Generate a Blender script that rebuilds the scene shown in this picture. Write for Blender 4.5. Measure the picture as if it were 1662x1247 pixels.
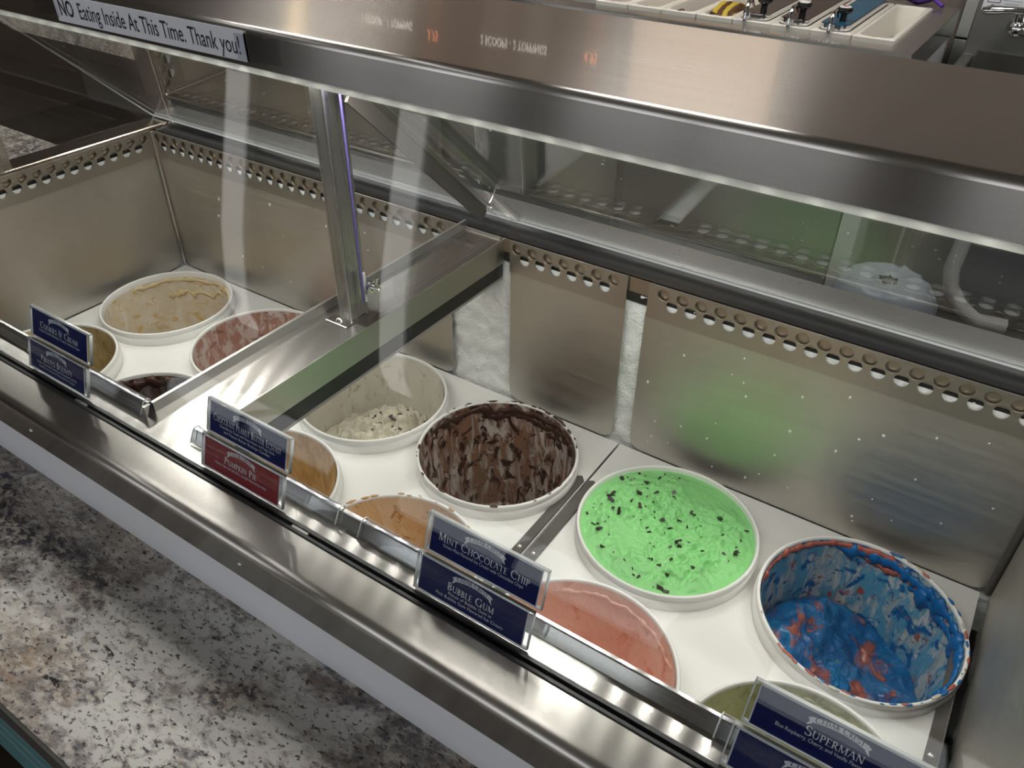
import bpy, bmesh, math, random
from mathutils import Vector, Matrix, noise
random.seed(7)
for o in list(bpy.data.objects): bpy.data.objects.remove(o)
scene = bpy.context.scene
COL = scene.collection
PI = math.pi

# ------------------------------------------------------------------ camera
F_PX, YAW, PITCH, ROLL, CAM_H = 1290.285, math.radians(33.3343), math.radians(36.1654), math.radians(0.705), 0.77757
cd = bpy.data.cameras.new('camera'); cam = bpy.data.objects.new('camera', cd); COL.objects.link(cam)
cd.sensor_fit = 'HORIZONTAL'; cd.sensor_width = 36.0; cd.lens = F_PX*36.0/1662.0
cd.clip_start = 0.02; cd.clip_end = 100
fw = Vector((-math.sin(YAW)*math.cos(PITCH), math.cos(YAW)*math.cos(PITCH), -math.sin(PITCH)))
r0 = Vector((math.cos(YAW), math.sin(YAW), 0)); u0 = r0.cross(fw)
rr = r0*math.cos(ROLL)+u0*math.sin(ROLL); uu = -r0*math.sin(ROLL)+u0*math.cos(ROLL)
M = Matrix((rr, uu, -fw)).transposed().to_4x4(); M.translation = Vector((0, 0, CAM_H))
cam.matrix_world = M
scene.camera = cam

# ------------------------------------------------------------------ world, exposure
w = bpy.data.worlds.new('sky'); scene.world = w; w.use_nodes = True
bg = w.node_tree.nodes['Background']; bg.inputs[0].default_value = (0.96, 0.97, 1.0, 1); bg.inputs[1].default_value = 1.5
scene.view_settings.view_transform = 'Standard'; scene.view_settings.look = 'None'
scene.view_settings.gamma = 1.0; scene.view_settings.use_curve_mapping = False
scene.view_settings.exposure = 0.0
scene.cycles.use_denoising = True
scene.cycles.max_bounces = 8; scene.cycles.transparent_max_bounces = 16; scene.cycles.glossy_bounces = 5; scene.cycles.diffuse_bounces = 3
scene.cycles.sample_clamp_indirect = 6.0; scene.cycles.caustics_reflective = False; scene.cycles.caustics_refractive = False
CEIL_LIGHT, LED_LIGHT, PENDANT_LIGHT = 14.0, 800.0, 22.0

# ------------------------------------------------------------------ materials
def nt(name):
    m = bpy.data.materials.new(name); m.use_nodes = True
    t = m.node_tree; return m, t, t.nodes, t.links, t.nodes['Principled BSDF']
def plain(name, col, rough=0.5, metal=0.0, spec=0.5, bump=0.0, bscale=200, var=0.0, vscale=20):
    m, t, N, L, b = nt(name)
    b.inputs['Base Color'].default_value = (*col, 1); b.inputs['Roughness'].default_value = rough
    b.inputs['Metallic'].default_value = metal; b.inputs['Specular IOR Level'].default_value = spec
    tc = N.new('ShaderNodeTexCoord')
    if bump:
        n = N.new('ShaderNodeTexNoise'); n.inputs['Scale'].default_value = bscale; n.inputs['Detail'].default_value = 4
        L.new(tc.outputs['Object'], n.inputs['Vector'])
        bp = N.new('ShaderNodeBump'); bp.inputs['Strength'].default_value = bump; bp.inputs['Distance'].default_value = 0.002
        L.new(n.outputs['Fac'], bp.inputs['Height']); L.new(bp.outputs['Normal'], b.inputs['Normal'])
    if var:
        n2 = N.new('ShaderNodeTexNoise'); n2.inputs['Scale'].default_value = vscale; n2.inputs['Detail'].default_value = 5
        L.new(tc.outputs['Object'], n2.inputs['Vector'])
        mx = N.new('ShaderNodeMix'); mx.data_type = 'RGBA'
        mx.inputs[6].default_value = (*[c*(1-var) for c in col], 1); mx.inputs[7].default_value = (*[min(1, c*(1+var)) for c in col], 1)
        L.new(n2.outputs['Fac'], mx.inputs[0]); L.new(mx.outputs[2], b.inputs['Base Color'])
    return m
def steel(name, col=(0.60, 0.585, 0.56), rough=0.25, aniso=0.0, tangent=(1, 0, 0), stretch=(2, 300, 300), rvar=0.08, bump=0.03, stain=0.0):
    m, t, N, L, b = nt(name)
    b.inputs['Metallic'].default_value = 1.0
    tc = N.new('ShaderNodeTexCoord'); mp = N.new('ShaderNodeMapping'); mp.inputs['Scale'].default_value = stretch
    L.new(tc.outputs['Object'], mp.inputs['Vector'])
    n = N.new('ShaderNodeTexNoise'); n.inputs['Scale'].default_value = 1.0; n.inputs['Detail'].default_value = 3
    L.new(mp.outputs['Vector'], n.inputs['Vector'])
    mr = N.new('ShaderNodeMapRange'); mr.inputs[3].default_value = rough-rvar; mr.inputs[4].default_value = rough+rvar
    L.new(n.outputs['Fac'], mr.inputs[0]); L.new(mr.outputs[0], b.inputs['Roughness'])
    bp = N.new('ShaderNodeBump'); bp.inputs['Strength'].default_value = bump; bp.inputs['Distance'].default_value = 0.001
    L.new(n.outputs['Fac'], bp.inputs['Height']); L.new(bp.outputs['Normal'], b.inputs['Normal'])
    n2 = N.new('ShaderNodeTexNoise'); n2.inputs['Scale'].default_value = 9; n2.inputs['Detail'].default_value = 6
    L.new(tc.outputs['Object'], n2.inputs['Vector'])
    mx = N.new('ShaderNodeMix'); mx.data_type = 'RGBA'
    k = 0.06+stain
    mx.inputs[6].default_value = (*[c*(1-k) for c in col], 1); mx.inputs[7].default_value = (*[min(1, c*(1+k)) for c in col], 1)
    L.new(n2.outputs['Fac'], mx.inputs[0]); L.new(mx.outputs[2], b.inputs['Base Color'])
    if aniso:
        b.inputs['Anisotropic'].default_value = aniso
        cx = N.new('ShaderNodeCombineXYZ')
        for i in range(3): cx.inputs[i].default_value = tangent[i]
        L.new(cx.outputs[0], b.inputs['Tangent'])
    return m
def glass(name, tint=(0.96, 0.975, 0.97), k=1.0, specks=0.0):
    m = bpy.data.materials.new(name); m.use_nodes = True
    t = m.node_tree; N, L = t.nodes, t.links
    N.remove(N['Principled BSDF']); out = N['Material Output']
    g = N.new('ShaderNodeNewGeometry')
    d = N.new('ShaderNodeVectorMath'); d.operation = 'DOT_PRODUCT'
    L.new(g.outputs['Incoming'], d.inputs[0]); L.new(g.outputs['Normal'], d.inputs[1])
    def mth(op, a, b=None):
        n = N.new('ShaderNodeMath'); n.operation = op
        for i, v in enumerate((a, b)):
            if v is None: continue
            if isinstance(v, (int, float)): n.inputs[i].default_value = v
            else: L.new(v, n.inputs[i])
        return n.outputs[0]
    c = mth('ABSOLUTE', d.outputs['Value'])
    f = mth('POWER', mth('SUBTRACT', 1.0, c), 5.0)
    f = mth('MULTIPLY', mth('ADD', mth('MULTIPLY', f, 0.96), 0.04), k)
    tr = N.new('ShaderNodeBsdfTransparent'); tr.inputs[0].default_value = (*tint, 1)
    gl = N.new('ShaderNodeBsdfGlossy'); gl.inputs['Roughness'].default_value = 0.01; gl.inputs[0].default_value = (1, 1, 1, 1)
    mx = N.new('ShaderNodeMixShader'); L.new(f, mx.inputs[0]); L.new(tr.outputs[0], mx.inputs[1]); L.new(gl.outputs[0], mx.inputs[2])
    last = mx.outputs[0]
    if specks:
        tc = N.new('ShaderNodeTexCoord'); v = N.new('ShaderNodeTexVoronoi'); v.inputs['Scale'].default_value = 45
        L.new(tc.outputs['Object'], v.inputs['Vector'])
        n2 = N.new('ShaderNodeTexNoise'); n2.inputs['Scale'].default_value = 6; L.new(tc.outputs['Object'], n2.inputs['Vector'])
        lim = mth('MULTIPLY', mth('SUBTRACT', n2.outputs['Fac'], 0.40), 0.5*specks)
        fac = mth('MULTIPLY', mth('LESS_THAN', v.outputs['Distance'], lim), 0.5)
        df = N.new('ShaderNodeBsdfDiffuse'); df.inputs[0].default_value = (.9, .9, .9, 1)
        m2 = N.new('ShaderNodeMixShader'); L.new(fac, m2.inputs[0]); L.new(last, m2.inputs[1]); L.new(df.outputs[0], m2.inputs[2]); last = m2.outputs[0]
    L.new(last, out.inputs['Surface'])
    return m
def emit(name, col, s):
    m = bpy.data.materials.new(name); m.use_nodes = True
    N, L = m.node_tree.nodes, m.node_tree.links
    N.remove(N['Principled BSDF']); e = N.new('ShaderNodeEmission'); e.inputs[0].default_value = (*col, 1); e.inputs[1].default_value = s
    L.new(e.outputs[0], N['Material Output'].inputs['Surface']); return m
def translucent(name, col):
    m = bpy.data.materials.new(name); m.use_nodes = True
    N, L = m.node_tree.nodes, m.node_tree.links
    N.remove(N['Principled BSDF']); a = N.new('ShaderNodeBsdfTranslucent'); b = N.new('ShaderNodeBsdfDiffuse'); mx = N.new('ShaderNodeMixShader')
    a.inputs[0].default_value = (*col, 1); b.inputs[0].default_value = (*col, 1); mx.inputs[0].default_value = .5
    L.new(a.outputs[0], mx.inputs[1]); L.new(b.outputs[0], mx.inputs[2]); L.new(mx.outputs[0], N['Material Output'].inputs['Surface']); return m
def smear(name, base, layers, rough=0.35, bump=0.35):
    """residue on a tub wall: layers = (colour, scale, vertical stretch, threshold, softness)"""
    m, t, N, L, b = nt(name)
    b.inputs['Roughness'].default_value = rough
    tc = N.new('ShaderNodeTexCoord')
    cur = None; hsum = None
    for i, (col, sc, st, th, sf) in enumerate(layers):
        mp = N.new('ShaderNodeMapping'); mp.inputs['Scale'].default_value = (sc, sc, sc*st); mp.inputs['Location'].default_value = (i*3.7, i*1.3, i*2.1)
        L.new(tc.outputs['Object'], mp.inputs['Vector'])
        n = N.new('ShaderNodeTexNoise'); n.inputs['Scale'].default_value = 1; n.inputs['Detail'].default_value = 7; n.inputs['Roughness'].default_value = 0.62; n.inputs['Distortion'].default_value = 0.7
        L.new(mp.outputs['Vector'], n.inputs['Vector'])
        mr = N.new('ShaderNodeMapRange'); mr.inputs[1].default_value = th-sf; mr.inputs[2].default_value = th+sf
        L.new(n.outputs['Fac'], mr.inputs[0])
        mx = N.new('ShaderNodeMix'); mx.data_type = 'RGBA'; L.new(mr.outputs[0], mx.inputs[0])
        if cur is None: mx.inputs[6].default_value = (*base, 1)
        else: L.new(cur, mx.inputs[6])
        mx.inputs[7].default_value = (*col, 1); cur = mx.outputs[2]
        if hsum is None: hsum = mr.outputs[0]
        else:
            a = N.new('ShaderNodeMath'); a.operation = 'MAXIMUM'; L.new(hsum, a.inputs[0]); L.new(mr.outputs[0], a.inputs[1]); hsum = a.outputs[0]
    L.new(cur, b.inputs['Base Color'])
    bp = N.new('ShaderNodeBump'); bp.inputs['Strength'].default_value = bump; bp.inputs['Distance'].default_value = 0.003
    L.new(hsum, bp.inputs['Height']); L.new(bp.outputs['Normal'], b.inputs['Normal'])
    return m
def laminate():
    m, t, N, L, b = nt('granite_laminate')
    b.inputs['Roughness'].default_value = 0.35
    tc = N.new('ShaderNodeTexCoord')
    def nz(sc, det=6, dist=0.25, rough=.65, off=0):
        mp = N.new('ShaderNodeMapping'); mp.inputs['Location'].default_value = (off, off*2, off); mp.inputs['Scale'].default_value = (.75, 1.25, 1); mp.inputs['Rotation'].default_value = (0, 0, -0.4)
        L.new(tc.outputs['Object'], mp.inputs['Vector'])
        n = N.new('ShaderNodeTexNoise'); n.inputs['Scale'].default_value = sc; n.inputs['Detail'].default_value = det; n.inputs['Distortion'].default_value = dist; n.inputs['Roughness'].default_value = rough
        L.new(mp.outputs['Vector'], n.inputs['Vector']); return n.outputs['Fac']
    def rng(v, a, c, lo=0, hi=1):
        r = N.new('ShaderNodeMapRange'); r.inputs[1].default_value = a; r.inputs[2].default_value = c; r.inputs[3].default_value = lo; r.inputs[4].default_value = hi; L.new(v, r.inputs[0]); return r.outputs[0]
    def mix(f, a, c):
        x = N.new('ShaderNodeMix'); x.data_type = 'RGBA'; L.new(f, x.inputs[0])
        for i, v in ((6, a), (7, c)):
            if isinstance(v, tuple): x.inputs[i].default_value = (*v, 1)
            else: L.new(v, x.inputs[i])
        return x.outputs[2]
    def mul(a, c):
        x = N.new('ShaderNodeMath'); x.operation = 'MULTIPLY'; L.new(a, x.inputs[0]); L.new(c, x.inputs[1]); return x.outputs[0]
    c = mix(rng(nz(9), .40, .60), (.20, .18, .17), (.46, .42, .37))
    c = mix(rng(nz(75, off=3), .46, .58), c, (.60, .555, .50))
    c = mix(mul(rng(nz(8, off=9), .48, .60, 0, .8), rng(nz(110, off=2), .42, .56)), c, (.27, .17, .10))
    c = mix(mul(rng(nz(6, off=5), .42, .56), rng(nz(120, off=7), .45, .54)), c, (.055, .052, .07))
    c = mix(mul(rng(nz(5, off=11), .53, .58), rng(nz(70, off=6), .36, .50)), c, (.66, .65, .62))
    c = mix(rng(nz(190, 3, off=13), .58, .63, 0, .9), c, (.03, .028, .035))
    c = mix(mul(rng(nz(10, off=17), .58, .61), rng(nz(60, off=19), .56, .585)), c, (.012, .010, .012))
    L.new(c, b.inputs['Base Color']); return m

MAT = dict(
    strip=steel('perforated_strip_steel', col=(.45, .425, .385), rough=.40, stretch=(6, 200, 150), rvar=.08, stain=.12, bump=.03),
    lip_front=steel('lip_steel', col=(.60, .59, .58), rough=.18, aniso=.95, tangent=(0, .5, 1), bump=.001, rvar=.01),
    liner=steel('upper_liner_steel', col=(.40, .35, .29), rough=.4, stretch=(20, 20, 20)),
    lip_side=steel('side_lip_steel', col=(.50, .49, .475), rough=.38, stretch=(30, 30, 30)),
    bridge_side=steel('bridge_side_steel', col=(.52, .51, .48), rough=.36, stretch=(30, 3, 30)),
    steel_x=steel('brushed_steel', col=(.44, .43, .41), rough=0.19, aniso=1.0, tangent=(0, 1, 0), bump=0, rvar=0),
    steel_shelf=steel('brushed_shelf_steel', col=(.55, .525, .50), rough=0.22, aniso=0.95, tangent=(0, 1, 1), bump=0.002, rvar=.03),
    steel_y=steel('brushed_post_steel', rough=0.28, stretch=(300, 300, 3)),
    steel_front=steel('front_steel', col=(.50, .48, .455), rough=0.22, aniso=0.95, tangent=(0, 1, 1), bump=.0015, rvar=.02),
    steel_wall=steel('cold_wall_steel', col=(.565, .54, .495), rough=0.47, stretch=(6, 200, 150), rvar=.14, stain=.14, bump=.06),
    steel_plain=steel('plain_steel', rough=0.22, stretch=(30, 30, 30)),
    chrome=plain('chrome', (.85, .85, .86), .08, 1.0),
    screw=plain('screw_metal', (.6, .6, .6), .25, 1.0),
    dark_steel=plain('dark_hinge_metal', (.095, .088, .08), .55, .3, var=.15),
    white_plastic=plain('white_plastic', (.85, .84, .81), .38, bump=.02, bscale=60),
    skirt=plain('white_skirt_plastic', (.79, .78, .745), .42, bump=.03, bscale=80, var=.02),
    white_body=plain('white_painted_metal', (.84, .85, .90), .38, var=.03),
    channel=plain('dark_glazing_channel', (.035, .036, .038), .3),
    black=plain('gloss_black', (.012, .012, .013), .25),
    void=plain('dark_void', (.01, .01, .01), .8),
    frost=plain('white_frost', (.93, .94, .93), .7, bump=1.0, bscale=260, var=.05, vscale=60),
    granite=laminate(),
    edge_dark=plain('counter_edge', (.085, .08, .07), .4, var=.25, vscale=60),
    teal=plain('teal_paint', (.10, .245, .27), .45, var=.05),
    groove=plain('pale_groove', (.42, .55, .56), .5),
    glass=glass('clear_glass', (.975, .985, .98), 0.8),
    lid=glass('acrylic_lid', (.93, .94, .935), 1.1, specks=.9),
    acrylic=glass('clear_acrylic', (.95, .955, .97), 1.0),
    acrylic_edge=plain('acrylic_edge', (.80, .82, .82), .2),
    purple_edge=plain('acrylic_purple_edge', (.10, .08, .25), .2),
    led=emit('led_light', (1.0, .97, .90), LED_LIGHT),
    led_diff=translucent('led_diffuser_acrylic', (.95, .95, .92)),
    led_bar=plain('led_channel_metal', (.12, .12, .12), .5),
    ceil_light=emit('ceiling_panel_light', (1.0, .96, .90), CEIL_LIGHT),
    batten=emit('batten_light_diffuser', (1.0, .98, .95), 2.0),
    bulb=emit('warm_bulb', (1.0, .74, .38), PENDANT_LIGHT),
    paper=plain('white_paper', (.84, .85, .92), .7),
    ink=plain('black_ink', (.012, .012, .02), .6),
    navy=plain('navy_card', (.004, .009, .095), .65, spec=.12),
    red=plain('red_card', (.27, .010, .024), .65, spec=.12),
    card_ink=plain('card_white_ink', (.72, .74, .80), .6),
    grey_rim=plain('grey_rim', (.36, .35, .34), .42, .4, var=.05),
    gum=plain('grey_panel', (.4, .42, .40), .5),
)

_b = MAT['steel_shelf'].node_tree.nodes['Principled BSDF']; _b.inputs['Coat Weight'].default_value = .35; _b.inputs['Coat Roughness'].default_value = .03; _b.inputs['Coat IOR'].default_value = 1.7
# ------------------------------------------------------------------ geometry helpers
def link(name, me, mat, parent=None, smooth=False, loc=None):
    """me is in world coordinates; its origin is moved to loc (default: parent's, or the base of its box)"""
    o = bpy.data.objects.new(name, me); COL.objects.link(o)
    if isinstance(mat, str): mat = MAT[mat]
    me.materials.clear(); me.materials.append(mat)
    if parent is not None:
        wl = Vector(parent['_w']); me.transform(Matrix.Translation(-wl)); o.parent = parent; o['_w'] = tuple(wl)
    else:
        xs = [v.co for v in me.vertices]
        c = Vector(((min(v.x for v in xs)+max(v.x for v in xs))/2, (min(v.y for v in xs)+max(v.y for v in xs))/2, min(v.z for v in xs)))
        me.transform(Matrix.Translation(-c)); o.location = c; o['_w'] = tuple(c)
    if smooth:
        for p in me.polygons: p.use_smooth = True
    return o
def thing(name, label, cat, loc, group=None):
    o = bpy.data.objects.new(name, None); COL.objects.link(o); o.location = loc; o['_w'] = tuple(loc)
    o.empty_display_size = .05
    o['label'] = label; o['category'] = cat
    if group: o['group'] = group
    return o
def tag(o, label, cat, group=None):
    o['label'] = label; o['category'] = cat
    if group: o['group'] = group
    return o
def struct(o): o['kind'] = 'structure'; return o
def bmesh_to(bm, name):
    me = bpy.data.meshes.new(name); bm.normal_update(); bm.to_mesh(me); bm.free(); return me
def box_me(name, x0, x1, y0, y1, z0, z1, bev=0.0, seg=2):
    bm = bmesh.new(); bmesh.ops.create_cube(bm, size=1)
    for v in bm.verts: v.co = Vector(((x0+x1)/2+v.co.x*(x1-x0), (y0+y1)/2+v.co.y*(y1-y0), (z0+z1)/2+v.co.z*(z1-z0)))
    if bev: bmesh.ops.bevel(bm, geom=bm.edges[:], offset=bev, segments=seg, affect='EDGES', profile=.5)
    return bmesh_to(bm, name)
def box(name, x0, x1, y0, y1, z0, z1, mat, parent=None, bev=0.0, seg=2):
    return link(name, box_me(name, x0, x1, y0, y1, z0, z1, bev, seg), mat, parent)
def prism(name, prof, a0, a1, mat, parent=None, axis='x', smooth=False):
    """closed profile extruded along an axis: x -> profile (y,z); y -> (x,z); z -> (x,y)"""
    def P(p, a): return {'x': (a, p[0], p[1]), 'y': (p[0], a, p[1]), 'z': (p[0], p[1], a)}[axis]
    bm = bmesh.new(); n = len(prof)
    A = [bm.verts.new(P(p, a0)) for p in prof]; B = [bm.verts.new(P(p, a1)) for p in prof]
    for i in range(n): bm.faces.new((A[i], A[(i+1) % n], B[(i+1) % n], B[i]))
    bm.faces.new(A[::-1]); bm.faces.new(B)
    bmesh.ops.recalc_face_normals(bm, faces=bm.faces[:])
    o = link(name, bmesh_to(bm, name), mat, parent)
    if smooth:
        for p in o.data.polygons: p.use_smooth = len(p.vertices) == 4
        o.data.set_sharp_from_angle(angle=math.radians(50))
    return o
def sheet(name, line, th, a0, a1, mat, parent=None, smooth=True):
    """a sheet of thickness th following an open (y,z) line, extruded along x"""
    off = []
    for i, p in enumerate(line):
        a = Vector(line[max(0, i-1)]); b = Vector(line[min(len(line)-1, i+1)]); d = (b-a).normalized()
        off.append((p[0]+d.y*th, p[1]-d.x*th))
    return prism(name, list(line)+off[::-1], a0, a1, mat, parent, 'x', smooth)
def lathe(name, prof, c, mat, parent=None, seg=64, mtx=None):
    bm = bmesh.new(); rings = []
    for r, z in prof:
        if r < 1e-6: rings.append([bm.verts.new((0, 0, z))])
        else: rings.append([bm.verts.new((r*math.cos(2*PI*k/seg), r*math.sin(2*PI*k/seg), z)) for k in range(seg)])
    for a, b in zip(rings, rings[1:]):
        for k in range(seg):
            q = [a[k % len(a)], a[(k+1) % len(a)], b[(k+1) % len(b)], b[k % len(b)]]
            q = list(dict.fromkeys(q))
            if len(q) > 2: bm.faces.new(q)
    bmesh.ops.recalc_face_normals(bm, faces=bm.faces[:])
    me = bmesh_to(bm, name)
    T = Matrix.Translation(Vector(c)) @ (mtx or Matrix.Identity(4)); me.transform(T)
    o = link(name, me, mat, parent, smooth=True); me.set_sharp_from_angle(angle=math.radians(50)); return o
def tube(name, pts, r, mat, parent=None, seg=12, caps=True):
    bm = bmesh.new(); rings = []; pts = [Vector(p) for p in pts]; nrm = None
    for i, p in enumerate(pts):
        d = (pts[min(i+1, len(pts)-1)]-pts[max(i-1, 0)]).normalized()
        if nrm is None: nrm = d.orthogonal().normalized()
        else: nrm = (nrm-d*nrm.dot(d)).normalized()
        b = d.cross(nrm); rad = r[i] if isinstance(r, (list, tuple)) else r
        rings.append([bm.verts.new(p+(nrm*math.cos(2*PI*k/seg)+b*math.sin(2*PI*k/seg))*rad) for k in range(seg)])
    for a, b in zip(rings, rings[1:]):
        for k in range(seg): bm.faces.new((a[k], a[(k+1) % seg], b[(k+1) % seg], b[k]))
    if caps: bm.faces.new(rings[0][::-1]); bm.faces.new(rings[-1])
    bmesh.ops.recalc_face_normals(bm, faces=bm.faces[:])
    o = link(name, bmesh_to(bm, name), mat, parent, smooth=True); o.data.set_sharp_from_angle(angle=math.radians(60)); return o
def flat_me(name, loops, th, mtx):
    """2-D loops (first outer, rest holes) filled, thickened by th and put in place by mtx"""
    cu = bpy.data.curves.new(name, 'CURVE'); cu.dimensions = '2D'; cu.fill_mode = 'BOTH'; cu.extrude = th/2
    for lp in loops:
        s = cu.splines.new('POLY'); s.points.add(len(lp)-1); s.use_cyclic_u = True
        for q, p in zip(s.points, lp): q.co = (p[0], p[1], 0, 1)
    return curve_me(cu, mtx)
def curve_me(cu, mtx):
    ob = bpy.data.objects.new('tmp', cu); COL.objects.link(ob)
    dg = bpy.context.evaluated_depsgraph_get(); dg.update()
    me = bpy.data.meshes.new_from_object(ob.evaluated_get(dg))
    bpy.data.objects.remove(ob); bpy.data.curves.remove(cu)
    me.transform(mtx); return me
def frame(origin, ux, uy):
    ux = Vector(ux).normalized(); uy = Vector(uy).normalized(); uz = ux.cross(uy)
    m = Matrix((ux, uy, uz)).transposed().to_4x4(); m.translation = Vector(origin); return m
def circ(cx, cy, r, n=20): return [(cx+r*math.cos(2*PI*k/n), cy+r*math.sin(2*PI*k/n)) for k in range(n)]
def text_me(name, s, size, mtx, align='CENTER', sx=1.0, bold=0.0):
    cu = bpy.data.curves.new(name, 'FONT'); cu.body = s; cu.size = size; cu.align_x = align; cu.offset = bold; cu.resolution_u = 3
    return curve_me(cu, mtx @ Matrix.Diagonal((sx, 1, 1, 1)))

# small serif capitals, drawn as strokes
THK, THN = .155, .07
def ribbon(pts, ws):
    L_, R_ = [], []
    for i, p in enumerate(pts):
        a = Vector(pts[max(0, i-1)]); b = Vector(pts[min(len(pts)-1, i+1)]); d = (b-a).normalized(); n = Vector((-d.y, d.x))*ws[i]/2
        L_.append((p[0]+n.x, p[1]+n.y)); R_.append((p[0]-n.x, p[1]-n.y))
    return [(L_[i], L_[i+1], R_[i+1], R_[i]) for i in range(len(pts)-1)]
def ln(x0, y0, x1, y1, w): return ribbon([(x0, y0), (x1, y1)], [w, w])
def arc(cx, cy, rx, ry, a0, a1, n=14):
    pts, ws = [], []
    for i in range(n+1):
        a = math.radians(a0+(a1-a0)*i/n); pts.append((cx+rx*math.cos(a), cy+ry*math.sin(a))); ws.append(THN+(THK-THN)*abs(math.cos(a))**1.3)
    return ribbon(pts, ws)
def stem(x, w=THK, y0=0, y1=1, top=True, bot=True):
    q = ln(x, y0, x, y1, w)
    if top: q += ln(x-w/2-.07, y1-.02, x+w/2+.07, y1-.02, .04)
    if bot: q += ln(x-w/2-.07, y0+.02, x+w/2+.07, y0+.02, .04)
    return q
GL = {
 'A': (ln(.05, 0, .38, 1, THN)+ln(.38, 1, .72, 0, THK)+ln(.16, .35, .58, .35, .045)+ln(-.03, .02, .15, .02, .04)+ln(.60, .02, .84, .02, .04), .80),
 'B': (stem(.14)+arc(.20, .74, .26, .24, -90, 90)+arc(.20, .26, .33, .24, -90, 90)+ln(.14, .97, .22, .97, .05)+ln(.14, .5, .22, .5, .05)+ln(.14, .03, .22, .03, .05), .64),
 'C': (arc(.48, .5, .42, .48, 48, 312, 22)+ln(.77, .72, .77, .93, .045), .86),
 'D': (stem(.14)+arc(.22, .5, .48, .47, -90, 90, 18)+ln(.14, .97, .24, .97, .05)+ln(.14, .03, .24, .03, .05), .80),
 'E': (stem(.14)+ln(.14, .97, .50, .97, .05)+ln(.14, .52, .44, .52, .05)+ln(.14, .03, .54, .03, .05)+ln(.50, .84, .50, .99, .04)+ln(.54, .01, .54, .18, .04)+ln(.44, .44, .44, .60, .035), .60),
 'G': (arc(.48, .5, .42, .48, 48, 318, 22)+ln(.77, .72, .77, .93, .045)+ln(.80, .02, .80, .42, THK)+ln(.68, .42, .92, .42, .04), .96),
 'H': (stem(.14)+stem(.70)+ln(.14, .52, .70, .52, .05), .86),
 'I': (stem(.16), .34),
 'K': (stem(.14)+ln(.2, .48, .58, .97, THN)+ln(.28, .56, .66, 0, THK)+ln(.46, .98, .70, .98, .04)+ln(.56, .02, .80, .02, .04), .76),
 'L': (stem(.14)+ln(.14, .03, .54, .03, .05)+ln(.54, .01, .54, .18, .04), .58),
 'M': (stem(.12, THN, top=False)+ln(.12, 1, .48, .05, THK)+ln(.48, .05, .84, 1, THN)+stem(.86, THK), 1.02),
 'N': (stem(.12, THN, top=False)+ln(.10, 1, .70, .02, THK)+stem(.72, THN, bot=False), .86),
 'O': (arc(.48, .5, .42, .48, 0, 360, 28), .96),
 'P': (stem(.14)+arc(.20, .72, .32, .25, -90, 90)+ln(.14, .97, .22, .97, .05)+ln(.14, .47, .22, .47, .05), .62),
 'R': (stem(.14)+arc(.20, .74, .30, .23, -90, 90)+ln(.14, .97, .22, .97, .05)+ln(.14, .51, .22, .51, .05)+ln(.28, .5, .66, 0, THK)+ln(.58, .02, .78, .02, .04), .72),
 'S': (arc(.30, .745, .22, .235, 25, 270)+arc(.30, .265, .25, .245, 90, -155)+ln(.51, .76, .51, .95, .04)+ln(.05, .05, .05, .25, .04), .60),
 'T': (stem(.36, top=False)+ln(.02, .97, .70, .97, .055)+ln(.02, .80, .02, .99, .04)+ln(.70, .80, .70, .99, .04), .72),
 'U': (ln(.14, .32, .14, 1, THK)+ln(.68, .32, .68, 1, THN)+arc(.41, .34, .27, .32, 180, 360)+ln(0, .98, .28, .98, .04)+ln(.56, .98, .80, .98, .04), .82),
 'X': (ln(.04, 1, .66, 0, THK)+ln(.04, 0, .66, 1, THN), .70),
 'Y': (ln(.04, 1, .36, .5, THK)+ln(.36, .5, .68, 1, THN)+ln(.36, 0, .36, .5, THK)+ln(.22, .02, .50, .02, .04)+ln(-.06, .98, .18, .98, .04)+ln(.58, .98, .80, .98, .04), .74),
 "'": (ln(.08, .72, .10, 1, .08), .20),
}
def serif_quads(s, small=.78):
    q, x = [], 0.0
    for wd in s.split(' '):
        for i, ch in enumerate(wd):
            g, adv = GL[ch]; k = 1.0 if i == 0 else small
            q += [tuple((x+p[0]*k, p[1]*k) for p in f) for f in g]; x += (adv+.07)*k
        x += .42
    return q, x-.42
def quads_me(name, quads, mtx, fn=None):
    vs, fs = [], []
    for f in quads:
        i = len(vs); vs += [(*(fn(p) if fn else p), 0) for p in f]; fs.append(tuple(range(i, i+len(f))))
    me = bpy.data.meshes.new(name); me.from_pydata(vs, [], fs); me.transform(mtx); return me

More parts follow.
